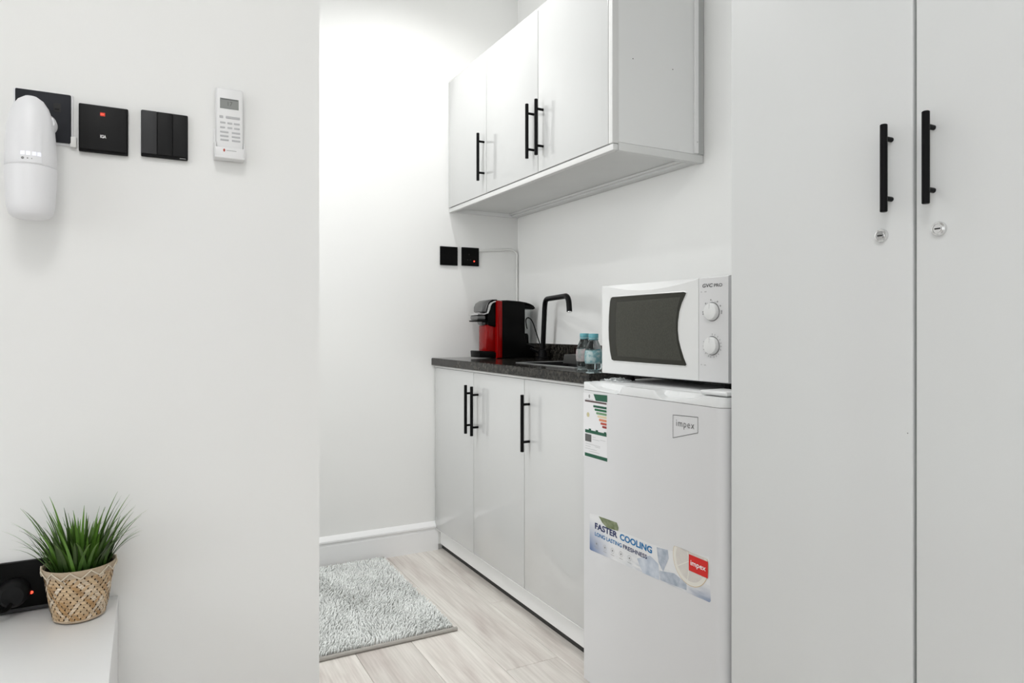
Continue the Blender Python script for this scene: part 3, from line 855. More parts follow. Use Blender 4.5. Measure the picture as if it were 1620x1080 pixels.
# knobs
for (c0, c1) in (((1113, 358), 64), ((1113, 622), 62)):
    kx, kz = q5(*c0); r = .0195
    kn = MB().lathe([(r * 1.04, -.0002), (r * 1.04, -.003), (r, -.0075), (r * .9, -.0098), (r * .5, -.0110), (0, -.0112)], 40, (kx, 0, kz), 'y', cap=False).build('knob', 'micro_white', mp_)
    MB().lathe([(r * 1.04, -.0004), (r * 1.12, -.0004)], 40, (kx, 0, kz), 'y', cap=False).build('knob_ring', 'print_midgrey', mp_, False)
    MB().box((kx - .0011, -.0114, kz + r * .35), (kx + .0011, -.0085, kz + r * .92), .0005).build('pointer', 'micro_panel', kn)
(xa, za1), (xb, zb1) = q5(1038, 168), q5(1118, 135)
zm = (q5(1038, 152)[1] + q5(1192, 150)[1]) / 2
text('brand_text', 'GVC', 'print_dark', mp_, xa, zm - .0046, q5(1118, 150)[0], zm + .0040, -EPS, .018, .15)
text('brand_text', 'PRO', 'print_dark', mp_, q5(1128, 150)[0], zm - .0046, q5(1192, 150)[0], zm + .0030, -EPS, .012)
x0_, z0_ = q5(1025, 205)
for i, (cx2, cy2, wd_) in enumerate(((1030, 205, .004), (1062, 203, .006), (1030, 768, .004), (1058, 772, .006))):
    x, z = q5(cx2, cy2); rect('caption', 'print_lightgrey', mp_, (x - wd_ / 2, z + .0012), (x + wd_ / 2, z - .0012), -EPS)
def ticks(c0, angs, r, nums=None, wd_=.0014, ln=.0035):
    x, z = q5(*c0)
    for i, t in enumerate(angs):
        a = math.radians(t); d = Vector((math.sin(a), math.cos(a)))
        p = Vector((x, z)) + d * r
        if nums: text('dial_number', nums[i], 'print_grey', mp_, p.x - .0012 * len(nums[i]), p.y - .0018, p.x + .0012 * len(nums[i]), p.y + .0018, -EPS)
        else:
            n = Vector((d.y, -d.x)) * wd_ / 2
            MB().poly([(q.x, -EPS, q.y) for q in (p - d * ln / 2 - n, p - d * ln / 2 + n, p + d * ln / 2 + n, p + d * ln / 2 - n)][::-1]).build('dial_mark', 'print_grey', mp_, False, recalc=True)
ticks((1113, 358), (-90, -100, -45, -8, 35, 62, 88, 97), .0275, None, .0036, .0036)
ticks((1113, 358), (-35, 0, 20, 28), .0245, None, .001, .002)
ticks((1113, 622), (0, 18, 38, 58, 76, 92, 110, 135, 152, 168, 190, 205, 228, 250, 268, 290), .0262, None, .0013, .0042)

# crumpled clear film under the microwave's corner
random.seed(3)
fm = MB(); n1, n2 = 16, 8
g = [[fm.bm.verts.new((i * .006, j * .006, .001 + random.random() * .010 * math.sin(math.pi * min(max(i / n1, .08), .92)))) for j in range(n2 + 1)] for i in range(n1 + 1)]
for i in range(n1):
    for j in range(n2): fm.bm.faces.new((g[i][j], g[i + 1][j], g[i + 1][j + 1], g[i][j + 1]))
fo = fm.build('plastic_film', 'clear_plastic', None, False)
fo.location = (1.108, FY0 - .004, FH + .0002); fo.rotation_euler = (0, 0, FACE)
tag(fo, 'small crumpled piece of clear film lying on the fridge top', 'plastic film')

# ================================================================== coffee machine
CM = .0003
cmx = onY(757, HY, 2.672).x
cm = thing('coffee_machine', 'red and black capsule coffee machine on the worktop', 'coffee machine', (cmx, 2.790, ZT + .0006), FACE)
W_ = .118
sy, sz = .292 / 815, .262 / 800
def c5(cx, cy): return (cx - 115) * sy, (960 - cy) * sz
def P5(*pts): return [c5(*p) for p in pts]
MB().prism(P5((445, 955), (445, 178), (520, 175), (640, 180), (775, 192), (775, 700), (800, 760), (900, 800), (915, 850), (900, 955)), 'x', .004, W_ - .004, .004).build('body', 'black_plastic', cm)
MB().prism(P5((372, 958), (372, 200), (362, 178), (400, 172), (450, 178), (450, 958)), 'x', .0, W_, .008).build('red_frame', 'red_plastic', cm)
MB().prism(P5((240, 875), (240, 500), (385, 500), (385, 875)), 'x', .020, W_ - .020, .010).build('red_front', 'red_plastic', cm)
MB().prism(P5((146, 945), (140, 862), (150, 855), (300, 862), (375, 880), (375, 955)), 'x', .012, W_ - .012, .004).build('drip_tray', 'black_plastic', cm)
MB().prism(P5((262, 500), (262, 340), (285, 250), (330, 205), (380, 200), (380, 540), (300, 520)), 'x', .014, W_ - .014, .008).build('brew_head', 'black_plastic', cm)
MB().prism(P5((200, 462), (290, 462), (275, 510), (235, 515), (210, 495)), 'x', .035, W_ - .035, .006).build('spout', 'grey_metal', cm)
# chrome arch and lever
arc = P5((470, 178), (400, 172), (335, 184), (290, 205), (268, 240), (258, 290), (244, 338), (205, 352), (116, 354))
arc2 = P5((116, 372), (210, 374), (262, 352), (284, 300), (296, 250), (318, 215), (350, 200), (400, 188), (470, 190))
MB().prism(arc + arc2, 'x', .008, W_ - .008, .002).build('chrome_arch', 'chrome', cm)
MB().prism(P5((180, 325), (182, 262), (205, 212), (260, 176), (330, 160), (400, 163), (400, 172), (330, 178), (285, 200), (262, 240), (250, 290), (238, 330), (205, 336)), 'x', .016, W_ - .016, .004).build('lever', 'grey_metal', cm)
MB().prism(P5((125, 376), (245, 376), (245, 440), (125, 440)), 'x', .022, W_ - .022, .006).build('capsule_holder', 'grey_metal', cm)
MB().prism(P5((115, 444), (255, 440), (255, 464), (115, 464)), 'x', .018, W_ - .018, .002).build('holder_grip', 'black_plastic', cm)
MB().prism(P5((450, 172), (520, 168), (700, 178), (780, 190), (850, 208), (905, 236), (930, 272), (900, 290), (870, 284), (775, 284), (775, 215), (450, 200)), 'x', .006, W_ - .006, .004).build('tank_lid', 'black_plastic', cm)
tk = MB()
def tank_ring(z, k):
    ya, yb2 = c5(778, 0)[0], c5(918, 0)[0]
    return [(p[0], p[1], z) for p in [(.012 + k, ya + k), (W_ - .012 - k, ya + k), (W_ - .010 - k, ya + .02), (W_ - .012 - k, yb2 - .018), (W_ - .03, yb2 - k), (.03, yb2 - k), (.012 + k, yb2 - .018), (.010 + k, ya + .02)]]
zt0, zt1 = c5(0, 790)[1], c5(0, 286)[1]
for kk, flip in ((0, False), (.0015, True)):
    A = [tk.bm.verts.new(p) for p in tank_ring(zt0, kk)]; B = [tk.bm.verts.new(p) for p in tank_ring(zt1, kk)]
    for i in range(8):
        j = (i + 1) % 8
        q = (A[i], A[j], B[j], B[i]); tk._cap(q[::-1] if flip else q)
tank = tk.build('water_tank', 'clear_plastic', cm, True, 30, recalc=False)
zl = c5(0, 575)[1]
MB().poly([(p[0], p[1], zl) for p in tank_ring(0, .002)]).build('tank_line', 'grey_metal', tank, False)
MB().prism(P5((830, 790), (835, 650), (848, 622), (868, 622), (882, 650), (890, 790)), 'x', .045, W_ - .040, .004).build('tank_valve', 'black_plastic', cm)
cord = []
for (cx2, cy2, xx) in ((812, 565, .128), (800, 510, .130), (795, 440, .132), (820, 412, .134), (860, 430, .136), (895, 490, .140), (925, 580, .146), (960, 690, .152), (985, 765, .160), (1000, 850, .168), (985, 925, .17), (930, 950, .165)):
    p = onY(740 + cx2 / 8.641, 455 + cy2 / 8.641, 2.790 - xx); cord.append((xx, p.x - cmx, max(p.z - ZT, .004)))
def smooth_path(P, n=6):
    P = [Vector(p) for p in P]; out = []
    for i in range(len(P) - 1):
        p0, p1, p2, p3 = P[max(i - 1, 0)], P[i], P[i + 1], P[min(i + 2, len(P) - 1)]
        for k in range(n):
            t = k / n
            out.append(.5 * ((2 * p1) + (p2 - p0) * t + (2 * p0 - 5 * p1 + 4 * p2 - p3) * t * t + (3 * p1 - p0 - 3 * p2 + p3) * t ** 3))
    return out + [P[-1]]
MB().tube(smooth_path(cord, 5), .0026, 8).build('power_cord', 'black_plastic', cm)
MB().box((.030, .10, -.0004), (.09, .20, .0032), .001).build('base_pad', 'black_matte', cm)

# ================================================================== faucet
fx, fy = onX(858.5, HY, 1.525).x, onX(858.5, HY, 1.525).y
fa = thing('kitchen_faucet', 'matt black bent tube tap rising behind the sink', 'faucet', (1.525, fy, ZT + .0002))
ft = onX(868, 470, 1.515); fe = Vector((1.435, fy - .345, 0))
zt_f = onX(868, 472, 1.515).z - ZT
ed = (fe - Vector((1.525, fy, 0))); ed.z = 0
def rounded(P, r, n=8):
    P = [Vector(p) for p in P]; out = [P[0]]
    for i in range(1, len(P) - 1):
        a = P[i] + (P[i - 1] - P[i]).normalized() * r; b = P[i] + (P[i + 1] - P[i]).normalized() * r
        for k in range(n + 1):
            t = k / n; out.append((1 - t) ** 2 * a + 2 * t * (1 - t) * P[i] + t * t * b)
    return out + [P[-1]]
fp = rounded([(0, 0, .02), (-.006, -.030, zt_f - .002), (ed.x, ed.y, zt_f - .002), (ed.x - .004, ed.y - .012, zt_f - .064)], .040, 10)
MB().tube(fp, .0108, 20).build('spout_tube', 'black_metal', fa)
dn = (fp[-1] - fp[-2]).normalized()
MB().tube([fp[-1] - dn * .003, fp[-1] + dn * .0025], .0086, 18).build('aerator', 'chrome', fa)
MB().lathe([(.026, 0), (.026, .006), (.020, .010), (.018, .040), (.0115, .046)], 28).build('base', 'black_metal', fa)
MB().tube([(-.015, 0.008, .028), (-.050, .020, .046)], [.006, .0045], 12).build('lever', 'black_metal', fa)

# dark block and bottles on the worktop
p = onZ(892, 576, ZT)
gb = MB().prism([(-.004, 0), (.11, 0), (.11, .034), (.006, .034)], 'y', 0, .05, .002).build('sponge', 'counter_grey', None)
gb.location = (1.372, onX(891, 576, 1.372).y, ZT + .0026); gb.rotation_euler = (0, 0, FACE)
tag(gb, 'small dark grey sponge block on the worktop behind the bottles', 'sponge')
gb.location.z = ZT + .0024

def bottle(x, y, label, lm):
    t = thing('water_bottle', label, 'bottle', (x, y, ZT + .0004), 0, 'small water bottles on the worktop')
    pr_ = [(0, 0.002), (.018, .001), (.0245, .004), (.0262, .012), (.0255, .020), (.0275, .030), (.0280, .045), (.0272, .056), (.0245, .068), (.0195, .082), (.0152, .092), (.0138, .097), (.0138, .101), (0, .1012)]
    MB().lathe(pr_, 32, cap=False).build('body', 'bottle_pet', t)
    MB().lathe([(.0263, .022), (.0281, .030), (.0286, .045), (.0279, .056), (.0262, .063)], 32, cap=False).build('wrap_label', lm, t)
    MB().lathe([(.0, .1015), (.0150, .1015), (.0155, .103), (.0155, .1135), (.0145, .1155), (0, .116)], 28, cap=False).build('cap', 'bottle_cap', t)
    MB().lathe([(.0142, .0965), (.0158, .0968), (.0158, .0995), (.0142, .1)], 28, cap=False).build('neck_ring', 'bottle_cap', t)
p = onZ(924.5, 579.5, ZT); bottle(1.300, onX(924.5, HY, 1.300).y, 'small clear water bottle with a pinkish label, further from the microwave', 'bottle_label_pink')
bottle(1.236, onX(939, HY, 1.236).y, 'small clear water bottle with a teal label next to the microwave', 'bottle_label')

# ================================================================== wall plates
def plate(name, px0, py0, px1, py1, Y, label, m, t=.009, bev=.002, w_=None, group=None, hh=None):
    """black wall plate on a wall facing the camera; pixel corners: upper left, lower right"""
    a, b = onY(px0, py0, Y), onY(px1, py1, Y)
    cz = (a.z + b.z) / 2 if hh is None else hh
    W2 = b.x - a.x; H2 = .086
    r = thing(name, label, 'wall plate', (a.x, Y, cz), 0, group)
    MB().box((.002, -.0025, -H2 / 2 + .002), (W2 - .002, 0, H2 / 2 - .002)).build('back_frame', m, r, False)
    f = MB().box((0, -t, -H2 / 2), (W2, -.0025, H2 / 2), bev).build('face_plate', m, r)
    return r, f, W2, H2
G1 = 'black plates on the left wall'
zc1 = (onY(113, 153, YL).z + onY(113, 228.5, YL).z) / 2
r, f, a_, h_ = plate('data_socket', 25, 140, 113, 228, YL, 'dark slate data socket plate behind the white air freshener', 'plate_slate', group=G1, hh=zc1)
def lz(px, py, o, Y=YL):
    p = onY(px, py, Y); return p.x - o.location.x, p.z - o.location.z
x0_, z0_ = lz(85.5, 165, r); x1_, z1_ = lz(97, 180, r)
s_ = MB().box((x0_, -.0096, z1_), (x1_, -.0088, z0_), .0002).build('port', 'dark_slot', f, False)
MB().box((x0_ + .002, -.0099, z1_ + .003), (x1_ - .002, -.0095, z1_ + .006)).build('port_shutter', 'black_matte', s_, False)
MB().box((-.003, -.0035, -h_ / 2 - .004), (a_ + .003, -.0001, h_ / 2 + .001), .001).build('white_frame', 'device_white', r)
zc2 = (onY(125, 165, YL).z + onY(125, 239.5, YL).z) / 2
r, f, a_, h_ = plate('heater_switch', 125, 165, 203, 245, YL, 'black plate with a red indicator window between the other plates', 'black_matte', group=G1, hh=zc2)
MB().box((.001, -.0135, -h_ / 2 + .004), (a_ - .002, -.0092, h_ / 2 - .002), .0025).build('rocker', 'rocker_black', r)
x0_, z0_ = lz(159.3, 181, r); x1_, z1_ = lz(167, 187.5, r)
led = MB().box((x0_, -.0140, z1_), (x1_, -.0134, z0_)).build('indicator', 'led_red_window', f, False)
MB().box((x0_ + .0005, -.0143, (z0_ + z1_) / 2 - .0008), (x1_ - .002, -.0139, (z0_ + z1_) / 2 + .0008)).build('glow', 'led_red', led, False)
x0_, z0_ = lz(159.5, 221, r); x1_, z1_ = lz(168.5, 217, r)
text('plate_text', 'KSA', 'print_white', f, x0_, z0_, x1_, z1_, -.0139, .03)
MB().box((-.013, -.008, -h_ / 2 + .006), (-.0035, -.0002, -h_ / 2 + .024), .001).build('side_clip', 'cable_white', r)
zc3 = (onY(223, 176.5, YL).z + onY(223, 246.5, YL).z) / 2
r, f, a_, h_ = plate('light_switch', 223, 176, 297, 251, YL, 'black light switch with three tall rockers next to the remote', 'black_matte', group=G1, hh=zc3)
for i in range(3):
    w3 = (a_ - .001) / 3
    k_ = MB().box((.0005 + i * w3 + .0004, -.0128 + .0008 * i, -h_ / 2 + .005), (.0005 + (i + 1) * w3 - .0004, -.0092, h_ / 2 - .001), .0012).build('rocker', 'switch_grey' if i == 0 else 'rocker_black', r)
rect('brand_mark', 'print_grey', f, (a_ * .82, -h_ / 2 + .0032), (a_ * .95, -h_ / 2 + .0018), -.0095)

# low outlet behind the plant with its plug
yo = YL
pL, pR = onY(-40, 0, yo).x, onY(92, 0, yo).x
zo = (onY(40, 882, yo).z + onY(40, 958, yo).z) / 2
r = thing('double_socket', 'glossy black double socket low on the wall behind the plant', 'socket', (pL, yo, 0))
zbot = .5135
MB().box((0, -.010, zbot), (pR - pL, 0, zbot + .086), .002).build('face_plate', 'black_gloss', r)
MB().box((.002, -.0115, zbot + .001), (pR - pL - .002, -.010, zbot + .007), .0006).build('lower_trim', 'switch_grey', r)
p = onY(50, 936.5, yo - .010); MB().lathe([(0, -.0128), (.0022, -.0122), (.0026, -.010)], 14, (p.x - pL, 0, p.z), 'y', cap=False).build('indicator', 'led_red', r)
p = onY(22, 938, yo - .02)
pg = thing('power_plug', 'round black power plug pushed into the low socket', 'plug', (p.x, yo - .0102, p.z))
MB().lathe([(.0225, 0), (.0235, -.004), (.0215, -.020), (.016, -.027), (.0, -.029)], 28, axis='y', cap=False).build('plug_body', 'black_matte', pg)
cpath = smooth_path([(0, -.020, -.008), (-.006, -.034, -.018), (-.022, -.042, -.0235 if False else -.018), (-.060, -.045, -.020), (-.13, -.05, -.022)], 6)
MB().tube(cpath, .0034, 10).build('power_cord', 'black_plastic', pg)

# kitchen plates on the end wall
G2 = 'black plates on the kitchen end wall'
zk1 = (onY(695, 388.8, YB).z + onY(695, 419.5, YB).z) / 2
r, f, a_, h_ = plate('blank_plate', 695.3, 389, 723, 420, YB, 'plain black blank plate above the worktop corner', 'black_gloss', group=G2, hh=zk1)
zk2 = (onY(729, 390.5, YB).z + onY(729, 420.5, YB).z) / 2
r, f, a_, h_ = plate('wall_socket', 729.3, 390, 756.7, 423, YB, 'black wall socket with a small red light above the coffee machine', 'black_gloss', group=G2, hh=zk2)
for (dx_, dz_, ww_, hh_) in ((.42, .05, .004, .007), (.34, -.016, .006, .0035), (.50, -.016, .006, .0035)):
    MB().box((a_ * dx_ - ww_ / 2, -.0094, dz_ * .2 - hh_ / 2 - (.012 if dz_ < 0 else 0)), (a_ * dx_ + ww_ / 2, -.0088, dz_ * .2 + hh_ / 2 - (.012 if dz_ < 0 else 0))).build('slot', 'dark_slot', f, False)
x0_, z0_ = lz(748.8, 413.5, r, YB)
MB().lathe([(0, -.0112), (.0030, -.0106), (.0034, -.009)], 12, (x0_, 0, z0_), 'y', cap=False).build('indicator', 'led_red', f)

# white cable from the socket round the corner and down
cp_ = []
for px, py in ((757.5, 396.8), (770, 396.2), (790, 395.6), (806, 395.2), (813, 397.0), (818.0, 402), (819.6, 410), (819.8, 430), (819.6, 460), (819.4, 500), (819.2, 560)):
    p = onY(min(px, 817.8), py, YB - .0055); cp_.append((p.x, p.y, max(p.z, ZT + .004)))
o = MB().tube(smooth_path(cp_, 5), .0052, 10).build('wall_cable', 'cable_white', None)
tag(o, 'thin white cable running from the socket down the corner', 'cable')

# ================================================================== remote in its holder
ra, rb_ = onY(339.5, 147, YL), onY(385, 147, YL)
zt_r = (onY(341, 146.5, YL - .02).z); zb_r = onY(388, 255, YL - .02).z
RW, RH = .049, .131
xr = onY(341.5, 200, YL - .022).x
tilt = math.radians(1.2)
hd = thing('remote_holder', 'white wall bracket cradling the remote', 'holder', (xr - .003, YL, zb_r))
hw = RW + .006
hb = MB()
hb.box((0, -.004, .004), (hw, 0, .060), .001); hb.box((0, -.029, .0), (hw, -.0005, .0055), .002)
hb.box((0, -.029, .003), (.0028, -.001, .030), .001); hb.box((hw - .0028, -.029, .003), (hw, -.001, .030), .001)
hb.box((.0, -.029, .003), (hw, -.0255, .021), .0015)
hb.build('cradle', 'remote_white', hd)
rm_ = thing('remote_control', 'white air conditioner remote with a grey display hung on the wall', 'remote', (xr, YL - .005, zb_r + .0060))
rbod = MB().box((0, -.0195, 0), (RW, 0, RH), .004, 3).build('body', 'remote_white', rm_)
def q3(cx, cy):
    p = onY(320 + cx / 8.31, 135 + cy / 8.31, YL - .0245); return p.x - rm_.location.x, p.z - rm_.location.z
yf = -.0195
def rq(name, m, a, b, par, d=.0004, zz=None):
    (xa, za), (xb, zb) = q3(*a), q3(*b)
    return MB().box((xa, yf - d, min(za, zb)), (xb, yf + .0005, max(za, zb)), 0).build(name, m, par, False)
sc_ = rq('display', 'lcd', (232, 160), (478, 330), rbod, .0005)
(xa, za), (xb, zb) = q3(232, 165), q3(478, 325)
wdt, hgt = xb - xa, za - zb
text('display_text', '17', 'print_midgrey', sc_, xa + wdt * .42, zb + hgt * .28, xa + wdt * .66, zb + hgt * .72, yf - .0008, -.01)
rect('display_rule', 'print_midgrey', sc_, (xa + wdt * .05, za - hgt * .02), (xb - wdt * .05, za - hgt * .10), yf - .0008)
rect('display_rule', 'print_grey', sc_, (xa + wdt * .05, zb + hgt * .16), (xb - wdt * .3, zb + hgt * .10), yf - .0008)
rows_ = [(425, ((225, 275), (310, 495))), (500, ((235, 305), (330, 395), (415, 492))), (562, ((235, 300), (332, 395), (418, 492))), (622, ((235, 345), (388, 498))), (674, ((235, 345), (388, 498))), (725, ((238, 348), (390, 500)))]
for cy2, keys in rows_:
    for a2, b2_ in keys:
        sl = ((a2 + b2_) / 2 - 230) * .09
        (xa, za), (xb, zb) = q3(a2, cy2 - 13 + (a2 - 230) * .0), q3(b2_, cy2 + 13)
        zc0 = q3(365, cy2)[1]
        hh_ = .0017 if cy2 > 430 else .0024
        MB().box((xa, yf - .0009, zc0 - hh_), (xb, yf + .0004, zc0 + hh_), .0005).build('button', 'key_grey', rbod)
# mark on the holder front
x_, z_ = q3(285, 858)
fx_ = x_ + rm_.location.x - hd.location.x; fz_ = z_ + rm_.location.z - hd.location.z
MB().lathe([(0, 0), (.0018, 0)], 12, (fx_, -.0292, fz_), 'y', cap=False, sy=1.7).build('red_mark', 'red_label', hd, False)
rect('brand_mark', 'print_lightgrey', hd, (fx_ + .004, fz_ + .0006), (fx_ + .022, fz_ - .0006), -.0293)

# ================================================================== plug-in air freshener
YA = YL - .060
pa = onY(49.5, 346, YA); zb_a = pa.z; zt_a = onY(49, 152, YA).z
ha = zt_a - zb_a
af = thing('air_freshener', 'white rounded plug in air freshener hanging on the dark plate', 'air freshener', (pa.x - .0005, YA, zb_a))
R_ = .0368
up = [(.0360, .415), (.0366, .42), (.0362, .50), (.0352, .62), (.0335, .74), (.0300, .83), (.0250, .905), (.0180, .96), (.0090, .992), (0, 1.0)]
lo_p = [(0, 0), (.020, .0), (.0262, .012), (.0305, .035), (.0335, .09), (.0352, .2), (.0364, .33), (.0368, .409), (.0360, .414)]
MB().lathe([(r_, z * ha) for r_, z in lo_p], 48, cap=False).build('cup', 'device_white', af)
MB().lathe([(r_, z * ha) for r_, z in up], 48, cap=False).build('body', 'device_white', af)
fa0 = math.atan2(-pa.y, -pa.x)            # angle that looks back at the camera
pp = [(r_ + .0013, z * ha) for r_, z in ((.0362, .425), (.0362, .50), (.0352, .62), (.0341, .70), (.0338, .715))]
pn = MB().lathe(pp, 16, a0=fa0 - .45, a1=fa0 + .42, cap=False).build('light_panel', 'device_white', af)
def on_body(t, z, rr, off):
    return Vector((rr * math.cos(fa0 + t), rr * math.sin(fa0 + t), z * ha)) * 1 + Vector((math.cos(fa0 + t), math.sin(fa0 + t), 0)) * off
for t in (-.30, -.10, .12, .30):
    for z in (.495,):
        MB().lathe([(.0362 + .0016, (z - .014) * ha), (.0362 + .0016, (z + .014) * ha)], 4, a0=fa0 + t - .07, a1=fa0 + t + .07, cap=False).build('led', 'led_white', pn)
for t, s2, m_ in ((-.30, .0022, 'print_grey'), (-.12, .0011, 'print_grey'), (.03, .0009, 'print_lightgrey')):
    c0 = on_body(t, .455, .0362, .0015)
    mb = MB(); mb.lathe([(0, .0004), (s2, .0)], 12, cap=False)
    q = Vector((math.cos(fa0 + t), math.sin(fa0 + t), 0)).to_track_quat('Z', 'Y').to_matrix().to_4x4()
    mb.xform(Matrix.Translation(c0) @ q); mb.build('button', m_, pn)
MB().lathe([(0, .0), (.012, .0), (.0145, .004), (.0145, .020), (.012, .028), (0, .029)], 28, (.021, .004, ha * .80), 'x', cap=False).xform(Matrix.Identity(4)).build('dial', 'device_white', af) if False else \
    MB().lathe([(.0, -.006), (.013, -.004), (.0155, .004), (.0155, .020), (.013, .027), (0, .028)], 28, (.020, .002, ha * .80), 'y', cap=False).build('dial', 'device_white', af)
MB().box((-.020, .020, ha * .62), (.020, .0507, ha * .88), .004).build('plug_block', 'device_white', af)

# ================================================================== console at lower left
cxr = onY(187, 941, YL).x; ZB = onY(187, 941, YL).z
con = thing('low_cabinet', 'plain white low cabinet under the plant against the left wall', 'cabinet', (cxr, YL - .0005, 0), 0)
CL, CD = 1.10, .42
MB().box((-CL, -CD, ZB - .018), (0, 0, ZB), .0012).build('top_panel', 'console_white', con)
MB().box((-.0175, -CD + .020, .06), (-.0003, 0, ZB - .0182)).build('side_panel', 'console_white', con, False)
MB().box((-CL, -CD + .020, .06), (-CL + .017, 0, ZB - .0182)).build('side_panel', 'console_white', con, False)
MB().box((-CL + .017, -.010, .06), (-.0177, 0, ZB - .0182)).build('back_panel', 'console_white', con, False)
MB().box((-CL + .017, -CD + .020, .06), (-.0177, -.010, .076)).build('bottom_panel', 'console_white', con, False)
for i in range(2):
    MB().box((-CL / 2 * (i + 1) + .001, -CD, .06), (-CL / 2 * i - .001, -CD + .018, ZB - .020), .001).build('door', 'console_white', con)
MB().box((-CL + .02, -CD + .05, 0), (-.02, -CD + .065, .06)).build('plinth', 'console_white', con, False)
MB().box((-CL + .02, -.03, 0), (-.02, -.015, .06)).build('plinth', 'console_white', con, False)

# ================================================================== potted grass
random.seed(11)
PX, PY = -.1005, 1.366
pl = thing('potted_grass', 'artificial green grass in a woven bamboo basket pot', 'potted plant', (PX, PY, ZB + .0003))
PH = .0895
def pr_r(z):           # outer radius of the basket at height z
    P = [(0, .034), (.006, .0385), (.02, .0420), (.05, .0468), (.075, .0503), (.0895, .0540)]
    for (a, ra_), (b, rb2) in zip(P, P[1:]):
        if a <= z <= b: return ra_ + (rb2 - ra_) * (z - a) / (b - a)
    return P[-1][1]
MB().lathe([(0, .001), (.032, .001), (.0365, .006), (.0400, .02), (.0446, .05), (.0480, .075), (.0505, .086), (.0490, .086), (.046, .070), (.042, .05), (0, .05)], 40, cap=False).build('liner', 'liner', pl)
bw = MB(); lay = bw.bm.loops.layers.float_color.new('tint')
NR = 30; SEG = 40; span = 1.30                  # each strip climbs while turning this far
for fam in (1, -1):
    for k in range(NR):
        th0 = 2 * math.pi * k / NR
        base_c = random.choice([(.60, .44, .27), (.52, .34, .18), (.68, .55, .40), (.56, .39, .23), (.42, .25, .11), (.74, .63, .49)])
        prev = None
        for i in range(SEG + 1):
            u = i / SEG; z = .0025 + u * .078; th = th0 + fam * span * u
            # crossing phase: over two, under two
            ph = (2 * u * span / (2 * math.pi / NR)) / 4 + (k * fam) / 2.0 * .5
            over = math.cos(2 * math.pi * ph) * fam
            rr = pr_r(z) + .0006 * over
            hw_ = .92 * math.pi / NR * .76
            L = bw.bm.verts.new((rr * math.cos(th - hw_), rr * math.sin(th - hw_), z)); R = bw.bm.verts.new((rr * math.cos(th + hw_), rr * math.sin(th + hw_), z))
            if prev:
                f_ = bw.bm.faces.new((prev[0], prev[1], R, L))
                jit = .70 + .42 * random.random()
                for l in f_.loops: l[lay] = (base_c[0] * jit, base_c[1] * jit, base_c[2] * jit, 1)
            prev = (L, R)
bk = bw.build('woven_basket', 'bamboo', pl, False); bk['kind'] = 'stuff'
MB().lathe([(.034, .0005), (.0388, .0035), (.0385, .0065), (.036, .004)], 40, cap=False).build('base_ring', 'rim_wood', pl)
MB().lathe([(.0500, .0795), (.0520, .0800), (.0545, .0880), (.0547, .0910), (.0535, .0922), (.0518, .0910), (.0494, .0800)], 48, cap=False).build('rim_band', 'rim_wood', pl)
zz = []; NZ = 12
for k in range(NZ * 2 + 1):
    t = math.pi * k / NZ + .1; hi = k % 2
    rr = .0690 if hi else .0662
    zz.append((rr * math.cos(t), rr * math.sin(t), .0905 if hi else .0785))
zs = []
for a, b in zip(zz, zz[1:]):
    for q in range(4): 
        p = Vector(a).lerp(Vector(b), q / 4); zs.append(p)
zs.append(Vector(zz[-1]))
zs = [Vector((v.x, v.y, 0)).normalized() * (pr_r(min(v.z - .0, .0895)) + .0022) + Vector((0, 0, v.z)) for v in zs]
MB().tube(zs, .0011, 6).build('zigzag_cord', 'rim_cord', pl)
MB().lathe([(0, .0735), (.03, .0730), (.0470, .0725)], 32, cap=False).build('soil', 'soil', pl)

blade_meshes = []
for v in range(14):
    n = 9; L = .125 * (.75 + .5 * random.random()); w0 = .0030 + .0012 * random.random(); bend = .15 + 1.15 * (v / 13) ** 1.3
    mb = MB(); lay = mb.bm.loops.layers.float_color.new('tint'); rowsb = []
    x = z = 0; ang_ = .02
    for i in range(n + 1):
        u = i / n; wd_ = w0 * min(1, .55 + u * 2.2) * (1 - u ** 2.2) + .0002
        rowsb.append([mb.bm.verts.new(p) for p in ((x, -wd_, z), (x - wd_ * .45, 0, z - 0.0), (x, wd_, z))])
        ang_ = bend * u ** 1.25; x += math.sin(ang_) * L / n; z += math.cos(ang_) * L / n
    for i, (a, b) in enumerate(zip(rowsb, rowsb[1:])):
        u = i / n
        c_ = (.040 + .075 * u, .105 + .13 * u, .012 + .02 * u) if v % 3 else (.022 + .07 * u, .065 + .10 * u, .010 + .025 * u)
        for k in (0, 1):
            f_ = mb.bm.faces.new((a[k], a[k + 1], b[k + 1], b[k]))
            for l in f_.loops: l[lay] = (*c_, 1)
    o = mb.build('blade_source', 'grass_blade', None, True, 60, recalc=False)
    blade_meshes.append(o.data); bpy.data.objects.remove(o)
for i in range(210):
    rr = .038 * math.sqrt(random.random()); t = random.random() * 2 * math.pi
    edge = rr / .038
    me = blade_meshes[min(13, int(edge * 11 + random.random() * 3))] if random.random() < .8 else random.choice(blade_meshes)
    o = bpy.data.objects.new('blade', me); COL.objects.link(o); o.parent = pl
    o.location = (rr * math.cos(t), rr * math.sin(t), .0725)
    lean = .06 + .40 * edge + random.uniform(-.1, .1)
    face = t + random.gauss(0, .35)
    # keep blades off the wall right behind the pot
    away = max(0, math.sin(face))
    sc_b = (1 - .35 * away) * random.uniform(.72, 1.0)
    o.rotation_euler = (0, lean * (1 - .75 * away), face); o.scale = (.58 * sc_b * (1 - .6 * away), .85, sc_b * 1.06)

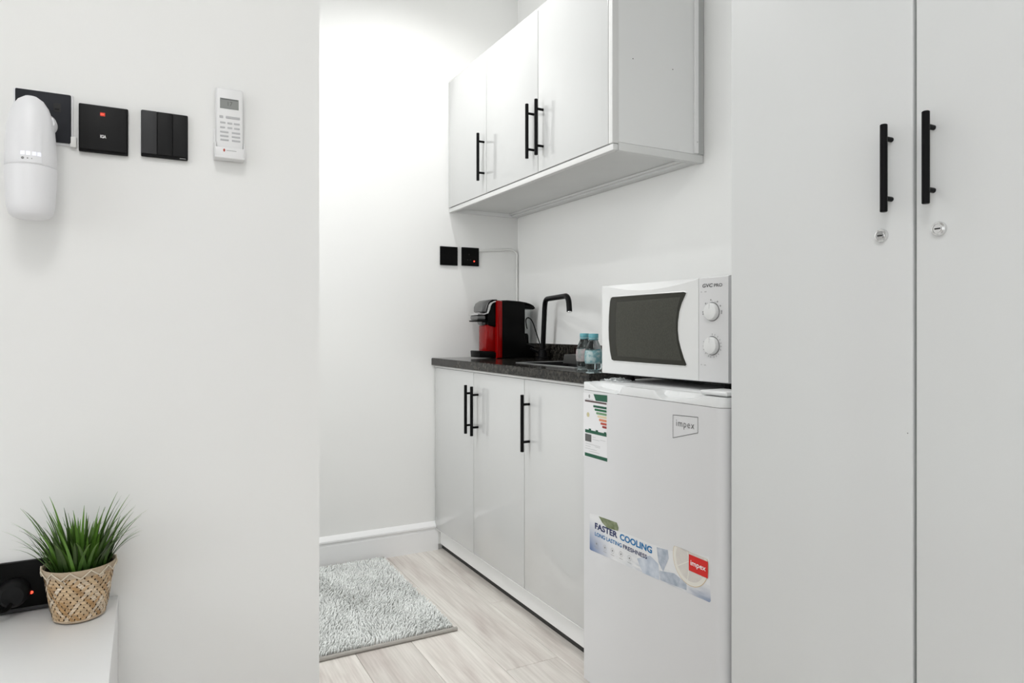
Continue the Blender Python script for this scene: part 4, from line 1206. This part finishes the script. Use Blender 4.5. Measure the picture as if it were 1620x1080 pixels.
# ================================================================== bath mat
random.seed(8)
MX0, MX1, MY0, MY1 = .36, .905, 2.064, 2.862
mt = thing('bath_mat', 'light grey shaggy bath mat on the plank floor', 'mat', (MX0, MY0, 0))
mwd, mln = MX1 - MX0, MY1 - MY0
MB().box((0, .004, .0003), (mwd, mln, .006), .002).build('backing', 'rug_back', mt)
for y in (.006, mln - .006):
    MB().tube([(-.002, y, .0068), (mwd * .3, y + .0012, .0068), (mwd * .7, y - .001, .0068), (mwd + .003, y, .0068)], .0063, 10).build('hem', 'rug_back', mt)
from mathutils import noise as mnoise
verts, faces, cols_ = [], [], []
pit = .0078
ny, nx = int((mln - .030) / pit), int((mwd) / pit)
for j in range(ny):
    for i in range(nx):
        x = (i + .5 + random.uniform(-.35, .35)) * pit; y = .017 + (j + .5 + random.uniform(-.35, .35)) * pit
        nz = mnoise.noise(Vector((x * 6, y * 6, 1.3))); nd = mnoise.noise(Vector((x * 9, y * 9, 7.7)))
        hgt = .0150 + .003 * nz + random.uniform(-.002, .002)
        t = nd * 4 + random.uniform(-.9, .9); lean = .0035 + .003 * random.random()
        dx, dy = math.cos(t) * lean, math.sin(t) * lean
        v = random.uniform(.74, 1.0) * (1 + .10 * nz)
        c_ = (.93 * v, .95 * v, .93 * v, 1)
        b0 = len(verts); r0 = .0027
        for (fz, fr_, fl_) in ((.0, .75, 0), (.45, 1.1, .35), (.85, .95, .9)):
            for k in range(5):
                a = 2 * math.pi * k / 5 + t
                verts.append((min(max(x + dx * fl_ + math.cos(a) * r0 * fr_, -.004), mwd + .004), y + dy * fl_ + math.sin(a) * r0 * fr_, .0055 + hgt * fz))
        verts.append((x + dx * 1.2, y + dy * 1.2, .0055 + hgt))
        for q in range(2):
            for k in range(5):
                a, b = b0 + q * 5 + k, b0 + q * 5 + (k + 1) % 5
                faces.append((a, b, b + 5, a + 5)); cols_.append(c_)
        for k in range(5):
            faces.append((b0 + 10 + k, b0 + 10 + (k + 1) % 5, b0 + 15)); cols_.append(c_)
me = bpy.data.meshes.new('pile'); me.from_pydata(verts, [], faces); me.update()
ca = me.color_attributes.new('tint', 'FLOAT_COLOR', 'CORNER')
arr = []
for p_, c_ in zip(me.polygons, cols_): arr.extend(c_ * p_.loop_total)
ca.data.foreach_set('color', arr)
for p_ in me.polygons: p_.use_smooth = True
me.materials.append(MATS['rug_pile'])
po = bpy.data.objects.new('pile', me); COL.objects.link(po); po.parent = mt; po['kind'] = 'stuff'
